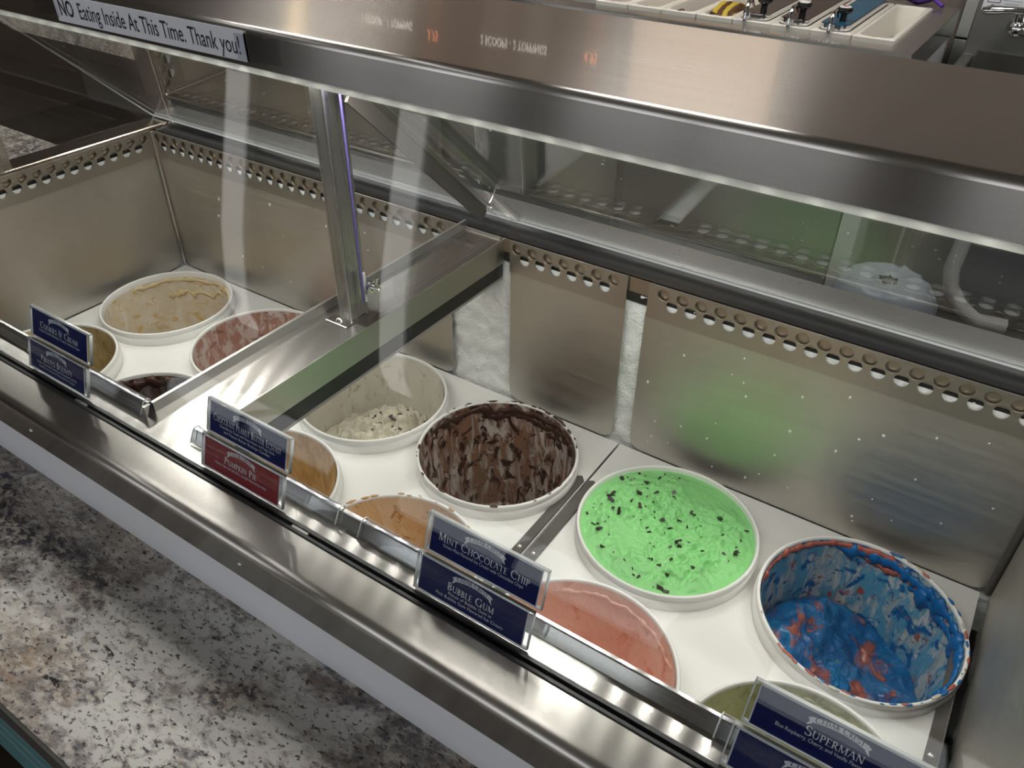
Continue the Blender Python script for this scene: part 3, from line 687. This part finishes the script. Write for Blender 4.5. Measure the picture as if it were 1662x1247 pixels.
for k in range(5):
    bm = bmesh.new(); bmesh.ops.create_cube(bm, size=1); rnd = random.Random(k)
    for v in bm.verts: v.co = Vector((v.co.x*(1+rnd.uniform(-.45, .3)), v.co.y*(.48+rnd.uniform(-.2, .2)), v.co.z*.32))
    me = bmesh_to(bm, 'chocolate_chip'); me.materials.append(chip_m); chips.append(me)
rnd = random.Random(21)
for k in range(120):
    r = .108*math.sqrt(rnd.random()); a = rnd.uniform(0, 2*PI); x, y = r*math.cos(a), r*math.sin(a)
    if math.exp(-((x-.02)**2+(y-.085)**2)/.0014) > .35 or math.exp(-((x+.035)**2+(y+.045)**2)/.0009) > .5: continue
    o = bpy.data.objects.new('chocolate_chip', chips[k % 5]); COL.objects.link(o); o.parent = mint_o
    s = rnd.choice([.003, .0035, .0045, .006, .008, .0095])
    o.location = Vector((c[0]+x, c[1]+y, -.006+mint_h(x, y)+s*.06))-Vector(mint_o['_w']); o.scale = (s, s, s)
    o.rotation_euler = (rnd.uniform(-.6, .6), rnd.uniform(-.6, .6), rnd.uniform(0, 6.28))
# blue and red tub, slightly tilted
c = (XS[5], YB, .001); tilt = Matrix.Rotation(math.radians(2.0), 4, 'Y') @ Matrix.Rotation(math.radians(.7), 4, 'X')
t = tub(c, 'tub smeared with blue and red ice cream at the right end', 'blue', mtx=tilt, film_from=-.003)
blu = smear('blue_ice_cream', (.004, .115, .34), [((.010, .20, .46), 16, 1, .5, .08), ((.45, .13, .09), 20, 1, .57, .03), ((.25, .34, .10), 50, 1, .69, .03), ((.003, .03, .05), 60, 1, .66, .03)], .3, .9)
mound('ice_cream', blu, t, c, -.135, lambda x, y: .052*max(0, min(1, (.03-x+.25*y)/.09))**1.2+fr(x, y, 36, 6)*.010+ridg(x, y, 40, 7)*.006, tilt, 50, 120)
bl2, rd2 = plain('blue_bead', (.004, .14, .42), .25), plain('red_bead', (.45, .12, .085), .4, bump=.6, bscale=150)
swirl(t, c, bl2, -.5, 2.1, -.016, .008, 21., thick=.008, mtx=tilt); swirl(t, c, rd2, 1.3, 3.3, -.010, .004, 23., thick=.006, mtx=tilt); swirl(t, c, bl2, -.8, 1.2, -.030, .010, 27., thick=.008, mtx=tilt)
swirl(t, c, rd2, .9, 1.9, -.024, .006, 31., thick=.004, mtx=tilt)
rimdirt(c, [bl2, bl2, rd2, plain('pale_rim_smear', (.62, .58, .46), .4)], t, tilt, -2.2, 1.6, 40, 9); rimdirt(c, [rd2], t, tilt, -2.6, -1.4, 12, 12)
lab = plain('printed_tub_label', (.45, .36, .24), .6, var=.4, vscale=120)
lathe('paper_label', [(.1171, -.040), (.1180, -.0310), (.1184, -.0288)], c, lab, t, 72, tilt)
# front row
front = [('olive', 'tub of mottled toffee-coloured smears behind the leftmost sign holder', .003), ('dark', 'dark chocolate smeared tub in the front corner of the left well', 0),
         ('peanut', 'tan peanut-butter-smeared tub behind the sign holder with the red card', 0), ('caramel', 'orange caramel-smeared tub between two sign holders at the front', -.006),
         ('pink', 'salmon pink tub in the front row before the green one', 0), ('pist', 'pale olive green tub behind the rightmost sign holder', 0)]
for k, (key, label, dz) in enumerate(front):
    c = (XS[k], YF, dz); t = tub(c, label, key, film_from=-.003 if key != 'dark' else -.006); deep(t, c, key, -.16, 30+k)
    if key == 'dark': swirl(t, c, cb, .3, 2.9, -.016, .009, 41., thick=.006)
    if key == 'pink':
        pk = plain('salmon_ice_cream', (.85, .50, .40), .4); swirl(t, c, pk, .5, 2.3, -.020, .010, 43., thick=.003)
    if key == 'pist': swirl(t, c, plain('pistachio_bead', (.36, .34, .15), .4), .1, 2.2, -.018, .008, 45., thick=.004)
    if key == 'caramel': rimdirt(c, [plain('caramel_drip', (.55, .32, .13), .3)], t, I4, .2, 2.8, 24, 31)

# ================================================================== flavour signs on the front lip
def flavour(xl, label, up, lo, clip):
    """up / lo = (title, sub-lines, card material); xl = left edge"""
    wdt = .1095; y0, z0, y1, z1 = .3128, .2628, .3335, .3315
    V = Vector((0, y1-y0, z1-z0)); H = V.length; vn = V.normalized()
    t = thing('flavour_sign', label, 'sign', (xl+wdt/2, .322, .2605), 'two-card flavour signs')
    for k, (title, subs, mat) in enumerate((lo, up)):
        hh = H*.485; off = H*.515*k; back = .0022*k
        o = Vector((xl+(.0035 if k else 0), y0, z0))+vn*off+Vector((0, back, 0))
        m = frame(o, (1, 0, 0), vn)          # local: u right, v up, w towards the viewer
        hold = flat_me('holder', [[(0, 0), (wdt, 0), (wdt, hh), (0, hh)]], .0030, m); h = link('holder', hold, 'acrylic', t)
        # pale edges of the clear holder
        e = .0009
        for q in ([(0, 0), (wdt, 0), (wdt, e), (0, e)], [(0, hh-e), (wdt, hh-e), (wdt, hh), (0, hh)], [(0, 0), (e, 0), (e, hh), (0, hh)], [(wdt-e, 0), (wdt, 0), (wdt, hh), (wdt-e, hh)]):
            link('holder_edge', flat_me('e', [q], .0034, m), 'acrylic_edge', h)
        mg, mv = .0052, .0022
        cw, ch = wdt-2*mg, hh-2*mv
        mw = frame(o+Vector((mg-.0010, 0, 0))+vn*(mv-.0010)+m.to_3x3() @ Vector((0, 0, .0016)), (1, 0, 0), vn)
        link('card_border', flat_me('card_border', [[(0, 0), (cw+.002, 0), (cw+.002, ch+.002), (0, ch+.002)]], .0003, mw), 'card_ink', t)
        mc = frame(o+Vector((mg, 0, 0))+vn*mv+m.to_3x3() @ Vector((0, 0, .0019)), (1, 0, 0), vn)
        cdo = link('card', flat_me('card', [[(0, 0), (cw, 0), (cw, ch), (0, ch)]], .0003, mc), mat, t)
        mt = mc @ Matrix.Translation((cw/2, 0, .0003))
        # arched banner
        bw, bh, by = .0160, .0042, ch*.775
        def bend(p): return (p[0], by+p[1]+.0026*(1-(p[0]/bw)**2)-.0004)
        n = 16; qs = []
        for i in range(n):
            a, b = -bw+2*bw*i/n, -bw+2*bw*(i+1)/n; qs.append(((a, 0), (b, 0), (b, bh), (a, bh)))
        for s in (-1, 1): qs += [((s*bw, -.0008), (s*(bw+.0030), -.0022), (s*(bw+.0015), .0010), (s*bw, .0022)), ((s*bw, .0022), (s*(bw+.0015), .0010), (s*(bw+.0030), .0036), (s*bw, .0046))]
        link('banner', quads_me('banner', qs, mt, bend), 'card_ink', cdo)
        q, wd = serif_quads('CEDAR CREST', .86); sc = min(.0040, 2*bw*.92/wd)
        link('banner_lettering', quads_me('banner_lettering', [tuple(((p[0]-wd/2)*sc, .0008+p[1]*sc) for p in f) for f in q], mt @ Matrix.Translation((0, 0, .0002)), bend), mat, cdo)
        q, wd = serif_quads(title); sx = min(.0068, cw*.90/wd); sy = .0072
        ty = ch*.42
        link('title_lettering', quads_me('title', [tuple(((p[0]-wd/2)*sx, ty+p[1]*sy) for p in f) for f in q], mt), 'card_ink', cdo)
        for i, s in enumerate(subs):
            size = .0042; sxx = min(1.0, cw*.90/(len(s)*size*.53))
            link('small_lettering', text_me('small', s, size, mt @ Matrix.Translation((0, ch*.28-i*.0044, 0)), 'CENTER', sxx), 'card_ink', cdo)
    # clear clip hooked over the steel lip
    a, b = clip
    cl = [(.3262, .2615), (.3330, .2735), (.3352, .2752), (.3390, .2750), (.3408, .2730), (.3408, .2640)]
    sheet('clip', cl, .0012, xl+a, xl+b, 'acrylic', t)
    for s in (a, b): tube('clip_edge', [(xl+s, y, z) for y, z in cl], .0006, 'acrylic_edge', t, 5)
flavour(-.8530, 'all-navy two-card flavour sign at the left end in front of the toffee-coloured tub',
        ("COOKIES N' CREAM", ['Crushed Cookies Blended in Creamy Vanilla Ice Cream'], 'navy'), ('PIRATES BOUNTY', ['Butter, Chocolate Candies and Chocolate Cookies', 'Swirled in Caramel Flavored Ice Cream'], 'navy'), (-.03, .178))
flavour(-.5600, 'flavour sign with a navy card above a red Pumpkin Pie card',
        ('CHOCOLATE PEANUT BUTTER ECSTASY', ['Chocolate Ice Cream with Peanut Butter and Fudge Swirls', 'and Peanut Butter Buckeye Candies'], 'navy'), ('PUMPKIN PIE', ['Pieces of pie crust blended in pumpkin flavored ice cream'], 'red'), (-.036, .160))
flavour(-.2985, 'navy flavour sign reading Mint Chocolate Chip over Bubble Gum',
        ('MINT CHOCOLATE CHIP', ['Green Mint Flavored Ice Cream with Chocolate Chips'], 'navy'), ('BUBBLE GUM', ['Pieces of Bubble Gum in', 'Pink Bubble Gum Flavored Ice Cream'], 'navy'), (-.075, .060))
flavour(-.0360, 'navy flavour sign at the lower right corner in front of the pale green tub',
        ('SUPERMAN', ['Blue Raspberry, Cherry, and Vanilla Flavored Ice Cream'], 'navy'), ('MINT', ['Green Mint Flavored Ice Cream'], 'navy'), (-.010, .115))

# ================================================================== paper notice taped to the shelf edge
nt_ = thing('paper_notice', 'white paper strip notice taped to the front edge of the steel shelf', 'sign', (-.885, .575, .553))
mN = frame((-1.058, .5742, .5535), (1, 0, 0), (0, -.02, 1))
link('paper', flat_me('paper', [[(0, 0), (.343, .0012), (.343, .0325), (0, .0315)]], .0006, mN), 'paper', nt_)
link('bold_lettering', text_me('bold', 'NO', .0262, mN @ Matrix.Translation((.0085, .0080, .0006)), 'LEFT', .74, .0005), 'ink', nt_)
link('lettering', text_me('txt', 'Eating Inside At This Time. Thank you!', .0262, mN @ Matrix.Translation((.0490, .0080, .0006)), 'LEFT', .700, .0001), 'ink', nt_)
for x, w_ in ((.329, .062), (-.055, .06)): link('tape', flat_me('tape', [[(x, .002), (x+w_, .004), (x+w_, .030), (x, .029)]], .0003, mN @ Matrix.Translation((0, 0, .0005))), 'acrylic', nt_)

# ================================================================== server side
RZ = .333
pf = thing('prep_fridge', 'steel topping prep fridge behind the freezer with a rail of white pans', 'fridge', (-1.0, 2.35, FZ))
box('fridge_body', -2.3, -.345, 2.08, 2.70, FZ, .27, plain('fridge_front', (.36, .39, .36), .4, .3), pf)
box('fridge_side', -.345, -.298, 2.06, 2.70, FZ, .27, 'white_body', pf, .004)
for x in (-2.28, -1.62, -.97):
    dr = box('fridge_door', x, x+.62, 2.06, 2.079, FZ+.12, .24, plain('door_panel', (.40, .43, .40), .35, .4), pf, .004)
    box('door_handle', x+.05, x+.57, 2.045, 2.06, .17, .19, 'steel_plain', dr, .003)
loops = [[(-2.3, 2.045), (-.290, 2.045), (-.290, 2.67), (-2.3, 2.67)]]+[[(-.344-.0985*(k+1)+.004, 2.118), (-.344-.0985*k-.004, 2.118), (-.344-.0985*k-.004, 2.57), (-.344-.0985*(k+1)+.004, 2.57)] for k in range(12)]
link('rail_top', flat_me('rail_top', loops, .003, Matrix.Translation((0, 0, RZ-.0015))), 'steel_shelf', pf)
box('rail_front', -2.3, -.290, 2.043, 2.046, .285, RZ, 'steel_shelf', pf)
box('rail_end', -.2925, -.2895, 2.046, 2.67, .27, RZ-.003, 'steel_shelf', pf)
box('rail_inside', -2.3, -.293, 2.60, 2.66, .27, RZ-.004, 'steel_plain', pf)
def pan(k, what):
    x1 = -.344-.0985*k; x0 = x1-.0965; ya, yb = 2.112, 2.56
    names = {'empty': 'empty white topping pan at the right end of the rail', 'blue': 'white topping pan under the blue-tinted lid with the heart knob', 'lid': 'white topping pan under the plain steel lid with a pale-topped knob',
             'ladle': 'white topping pan under the steel lid left of the other lidded pans', 'fruit': 'white topping pan holding yellow and brown striped fruit', 'syrup': 'white topping pan of dark syrup', 'plain': 'white topping pan with a little residue left of the dark syrup', 'plain2': 'white topping pan partly cut off by the top of the picture'}
    t = thing('topping_pan', names[what], 'pan', ((x0+x1)/2, (ya+yb)/2, RZ-.14), 'white topping pans')
    def rr_(m, r, n=5):
        out = []
        for cx, cy, a in ((x1-m-r, yb-m-r, 0), (x0+m+r, yb-m-r, PI/2), (x0+m+r, ya+m+r, PI), (x1-m-r, ya+m+r, 1.5*PI)):
            out += [(cx+r*math.cos(a+PI/2*i/n), cy+r*math.sin(a+PI/2*i/n)) for i in range(n+1)]
        return out
    bm = bmesh.new(); L_ = []
    for m, r, z in ((0, .004, RZ-.004), (0, .004, RZ+.009), (.002, .005, RZ+.011), (.011, .022, RZ+.011), (.014, .026, RZ+.004), (.020, .028, RZ-.12)):
        L_.append([bm.verts.new((p[0], p[1], z)) for p in rr_(m, r)])
    n = len(L_[0])
    for a, b in zip(L_, L_[1:]):
        for i in range(n): bm.faces.new((a[i], a[(i+1) % n], b[(i+1) % n], b[i]))
    bm.faces.new(L_[-1]); bmesh.ops.recalc_face_normals(bm, faces=bm.faces[:])
    body = link('pan_body', bmesh_to(bm, 'pan_body'), plain('pan_plastic', (.80, .77, .70), .35) if 'pan_plastic' not in bpy.data.materials else bpy.data.materials['pan_plastic'], t, True); body.data.set_sharp_from_angle(angle=math.radians(45))
    xm = (x0+x1)/2
    box('spoon_notch', xm-.006, xm+.006, ya+.006, ya+.016, RZ+.004, RZ+.0115, plain('notch_shade', (.45, .40, .32), .6), t, .001)
    if what == 'syrup':
        prism('syrup', [(x0+.018, ya+.02), (x1-.018, ya+.02), (x1-.018, yb-.02), (x0+.018, yb-.02)], RZ-.05, RZ-.03, plain('dark_syrup', (.05, .02, .012), .15), t, 'z')
        box('spoon', xm-.006, xm+.006, ya+.004, ya+.03, RZ-.03, RZ+.012, plain('brown_spoon', (.06, .025, .015), .3), t, .002)
    if what == 'fruit':
        fm = plain('striped_fruit', (.50, .36, .04), .5)
        N, L = fm.node_tree.nodes, fm.node_tree.links; wv = N.new('ShaderNodeTexWave'); wv.inputs['Scale'].default_value = 9; wv.inputs['Distortion'].default_value = 6; tc = N.new('ShaderNodeTexCoord'); L.new(tc.outputs['Object'], wv.inputs['Vector'])
        cr = N.new('ShaderNodeValToRGB'); cr.color_ramp.elements[0].color = (.09, .035, .012, 1); cr.color_ramp.elements[1].color = (.55, .42, .05, 1); cr.color_ramp.elements[0].position = .35; cr.color_ramp.elements[1].position = .55
        L.new(wv.outputs['Fac'], cr.inputs[0]); L.new(cr.outputs[0], N['Principled BSDF'].inputs['Base Color'])
        for i in range(4):
            xx = x0+.026+i*.0148
            tube('fruit', [(xx, ya+.03, RZ-.02), (xx+.002, ya+.06, RZ+.008), (xx+.003, ya+.11, RZ+.018), (xx+.003, ya+.17, RZ+.008)], [.006, .010, .011, .007], fm, t, 10)
        tube('spoon', [(xm-.012, ya+.012, RZ+.013), (xm-.010, ya+.05, RZ+.0)], .006, plain('dark_spoon', (.06, .035, .015), .4), t, 8)
    if what in ('plain', 'plain2', 'empty'):
        prism('residue', [(x0+.019, ya+.02), (x1-.019, ya+.02), (x1-.019, yb-.02), (x0+.019, yb-.02)], RZ-.075, RZ-.07, plain('beige_residue_'+what, (.62, .54, .40), .4), t, 'z')
    if what in ('ladle', 'lid', 'blue'):
        lm = {'ladle': steel('lid_steel_a', col=(.6, .56, .55), rough=.15, stretch=(20, 20, 20)), 'lid': steel('lid_steel_b', col=(.42, .33, .34), rough=.12, stretch=(20, 20, 20)), 'blue': plain('blue_tinted_lid', (.03, .20, .36), .2, .5)}[what]
        ld = prism('pan_lid', rr_(.013, .024, 6), RZ+.012, RZ+.024, 'chrome', t, 'z')
        prism('lid_face', rr_(.017, .022, 6), RZ+.024, RZ+.026, lm, ld, 'z')
        lathe('knob', [(.008, 0), (.008, .016), (.017, .020), (.019, .026), (.016, .031), (0, .032)], (xm+.008, ya+.06, RZ+.026), 'black', ld, 20)
        if what != 'ladle':
            lathe('knob_cap', [(.014, 0), (.013, .0014), (0, .0016)], (xm+.008, ya+.06, RZ+.0575), 'white_plastic', ld, 20)
        if what == 'blue':
            hp = []
            for i in range(28):
                s = 2*PI*i/28; hp.append((16*math.sin(s)**3*.00042, (13*math.cos(s)-5*math.cos(2*s)-2*math.cos(3*s)-math.cos(4*s))*.00042))
            link('heart_mark', flat_me('heart', [hp], .0006, Matrix.Translation((xm+.008, ya+.06, RZ+.0595))), plain('red_heart', (.35, .03, .035), .5), ld)
        xh = xm-.004 if what != 'ladle' else xm-.016
        tube('ladle', [(xh, ya+.055, RZ+.034), (xh, ya+.030, RZ+.052), (xh, ya+.010, RZ+.052), (xh-.001, ya-.001, RZ+.034), (xh-.001, ya-.002, RZ+.010)], [.003, .005, .0055, .0055, .005], 'chrome', ld, 10)
    return t
for k, wh in enumerate(['empty', 'blue', 'lid', 'ladle', 'fruit', 'syrup', 'plain', 'plain2']): pan(k, wh)
sc = thing('purple_scoop', 'purple plastic scoop lying on the rail behind the empty pan', 'scoop', (-.40, 2.66, RZ))
tube('scoop_bowl', [(-.43, 2.62, RZ+.026), (-.40, 2.635, RZ+.027), (-.37, 2.655, RZ+.024)], [.012, .026, .016], plain('purple_plastic', (.16, .06, .45), .35), sc, 14)
tube('scoop_handle', [(-.37, 2.655, RZ+.022), (-.33, 2.615, RZ+.008)], .005, bpy.data.materials['purple_plastic'], sc, 8)
# tiled splash between rail and sink
sp = thing('tile_splash', 'small grey tiled splash between the topping rail and the sink', 'tile', (-.25, 2.70, .0))
box('grout', -.29, .9, 2.735, 2.748, .0, .497, 'void', sp)
for i in range(6):
    for j in range(4): box('tile', -.288+i*.2, -.288+i*.2+.194, 2.725, 2.737, .0+j*.125, .0+j*.125+.119, 'gum', sp, .002)
# sink
sk = thing('sink', 'stainless hand sink with a backsplash to the right of the topping rail', 'sink', (.1, 2.5, .05))
sd = plain('sink_steel', (.30, .295, .28), .3, .85, var=.08)
box('backsplash', -.245, .75, 2.60, 2.612, .20, .42, sd, sk, .003)
box('sink_rim', -.245, .75, 2.12, 2.15, .185, .215, sd, sk, .004)
box('sink_rim', -.245, -.215, 2.15, 2.60, .185, .235, sd, sk, .006)
box('sink_bowl', -.215, .72, 2.15, 2.60, .02, .03, plain('sink_bowl_steel', (.16, .155, .14), .35, .8), sk)
box('bowl_side', -.215, -.208, 2.15, 2.60, .03, .20, sd, sk); box('bowl_side', .713, .72, 2.15, 2.60, .03, .20, sd, sk)
box('bowl_front', -.215, .72, 2.15, 2.157, .03, .20, sd, sk); box('bowl_back', -.208, .713, 2.585, 2.60, .03, .25, bpy.data.materials['sink_bowl_steel'], sk)
for x in (-.195, .70):
    for y in (2.16, 2.58): tube('sink_leg', [(x, y, FZ), (x, y, .02)], .014, 'steel_plain', sk, 12)
lathe('drain', [(0, .004), (.02, .004), (.03, .001), (.032, 0)], (-.14, 2.28, .03), 'chrome', sk, 20)
tube('drain_pipe', [(-.060, 2.20, .02), (-.064, 2.20, -.12), (-.068, 2.20, -.20), (-.055, 2.20, -.25), (-.02, 2.20, -.295), (.03, 2.20, -.325), (.10, 2.22, -.33)], .020, plain('white_pipe', (.62, .60, .58), .4), sk, 14)
fc = thing('faucet', 'chrome lever faucet mounted on the sink backsplash', 'faucet', (-.13, 2.55, .3))
lathe('faucet_body', [(.026, 0), (.026, .010), (.018, .018), (.018, .055), (.012, .060), (0, .061)], (-.135, 2.60, .318), 'chrome', fc, 24, Matrix.Rotation(PI/2, 4, 'X'))
tube('faucet_neck', [(-.135, 2.56, .318), (-.135, 2.555, .335), (-.138, 2.552, .356)], [.013, .010, .009], 'chrome', fc, 14)
tube('lever', [(-.128, 2.552, .362), (-.155, 2.54, .364), (-.205, 2.52, .362), (-.222, 2.515, .360)], [.009, .0085, .011, .008], 'chrome', fc, 12)
tube('spout', [(-.135, 2.56, .316), (-.06, 2.50, .316), (.02, 2.44, .312), (.03, 2.43, .295)], [.011, .009, .009, .008], 'chrome', fc, 12)
st = thing('sticker', 'small white maker label on the sink backsplash', 'sticker', (-.24, 2.599, .33))
mS = frame((-.234, 2.5992, .348), (1, 0, 0), (0, 0, 1))
link('label_paper', flat_me('label', [[(0, 0), (.098, 0), (.098, .036), (0, .036)]], .0006, mS), 'paper', st)
link('blue_mark', flat_me('mark', [circ(.024, .0095, .0055)], .0003, mS @ Matrix.Translation((0, 0, .0005))), plain('blue_print', (.05, .08, .35), .6), st)
link('print_frame', flat_me('frame', [[(.009, .019), (.040, .019), (.040, .028), (.009, .028)], [(.0105, .0205), (.0385, .0205), (.0385, .0265), (.0105, .0265)]], .0003, mS @ Matrix.Translation((0, 0, .0005))), 'ink', st)
for q in ((.046, .026, .044), (.050, .018, .034), (.048, .010, .040)): link('print_line', flat_me('line', [[(q[0], q[1]), (q[0]+q[2], q[1]), (q[0]+q[2], q[1]+.002), (q[0], q[1]+.002)]], .0003, mS @ Matrix.Translation((0, 0, .0005))), 'groove', st)
# waste bin with a clear bag
bn = thing('waste_bin', 'dark waste bin lined with a translucent bluish plastic bag', 'bin', (-.165, 1.75, FZ))
lathe('bin_body', [(0, 0), (.085, 0), (.105, .60), (.100, .60), (.08, .01), (0, .01)], (-.165, 1.75, FZ+.0), plain('bin_plastic', (.05, .05, .055), .5), bn, 32)
bag_m = plain('bag_film', (.40, .45, .53), .25)
N, L = bag_m.node_tree.nodes, bag_m.node_tree.links; pb_ = N['Principled BSDF']; pb_.inputs['Alpha'].default_value = .75
bm = bmesh.new(); rings = []
for i, (r, z) in enumerate([(.107, .50), (.110, .57), (.112, .61), (.108, .645), (.09, .675), (.06, .69), (.02, .68)]):
    rings.append([bm.verts.new((-.165+(r+.012*noise.noise(Vector((k*.9, i*.8, 2))))*math.cos(2*PI*k/40), 1.75+(r+.010*noise.noise(Vector((k*.9, i*.8, 5))))*math.sin(2*PI*k/40), FZ+z+.010*noise.noise(Vector((k*.7, i*.6, 8))))) for k in range(40)])
for a, b in zip(rings, rings[1:]):
    for k in range(40): bm.faces.new((a[k], a[(k+1) % 40], b[(k+1) % 40], b[k]))
bmesh.ops.recalc_face_normals(bm, faces=bm.faces[:])
link('bag', bmesh_to(bm, 'bag'), bag_m, bn, True)
# menu boards on the back wall (seen mirrored in the shelf)
mb_ = thing('menu_board', 'brown backlit menu board with glowing price lettering on the back wall', 'menu', (-2.0, 2.735, .95))
box('board', -2.95, -1.36, 2.722, 2.748, .95, 1.75, plain('brown_board', (.26, .19, .14), .6, var=.15), mb_)
mM = frame((0, 2.7205, 0), (1, 0, 0), (0, 0, 1))
wl = emit('menu_white', (1.0, .93, .82), 4.0); og = emit('menu_orange', (1.0, .30, .10), 4.5)
for s, x, z, size, mt in (('1 SCOOP - 1 TOPPING', -2.59, 1.142, .046, wl), ('3.75', -2.23, 1.160, .055, og), ('2 SCOOPS - 2 TOPPINGS', -1.96, 1.145, .046, wl), ('4.95', -1.49, 1.140, .055, og)):
    link('lettering', text_me('menu', s, size, mM @ Matrix.Translation((x, z, 0)), 'LEFT', .62), mt, mb_)
tag(box('wall_panel', -1.30, -.78, 2.725, 2.748, .55, 1.85, plain('tan_panel', (.72, .52, .35), .6)), 'plain tan panel on the back wall beside the menu board', 'panel')
for i, (x, y) in enumerate([(-2.85, 2.45)]):
    t = thing('pendant_lamp', ['warm pendant lamp near the menu board', 'warm pendant lamp over the customer side'][i], 'lamp', (x, y, 1.45), 'pendant lamps')
    tube('cord', [(x, y, CZ), (x, y, 1.66)], .004, 'black', t, 6); lathe('lamp_shade', [(.02, .2), (.05, .18), (.10, .08), (.098, .08), (.045, .17), (0, .19)], (x, y, 1.46), 'black', t, 24)
    lathe('bulb', [(0, 0), (.02, .008), (.03, .03), (.025, .06), (.012, .09), (0, .09)], (x, y, 1.48), 'bulb', t, 16)

for o in bpy.data.objects:
    if '_w' in o: del o['_w']
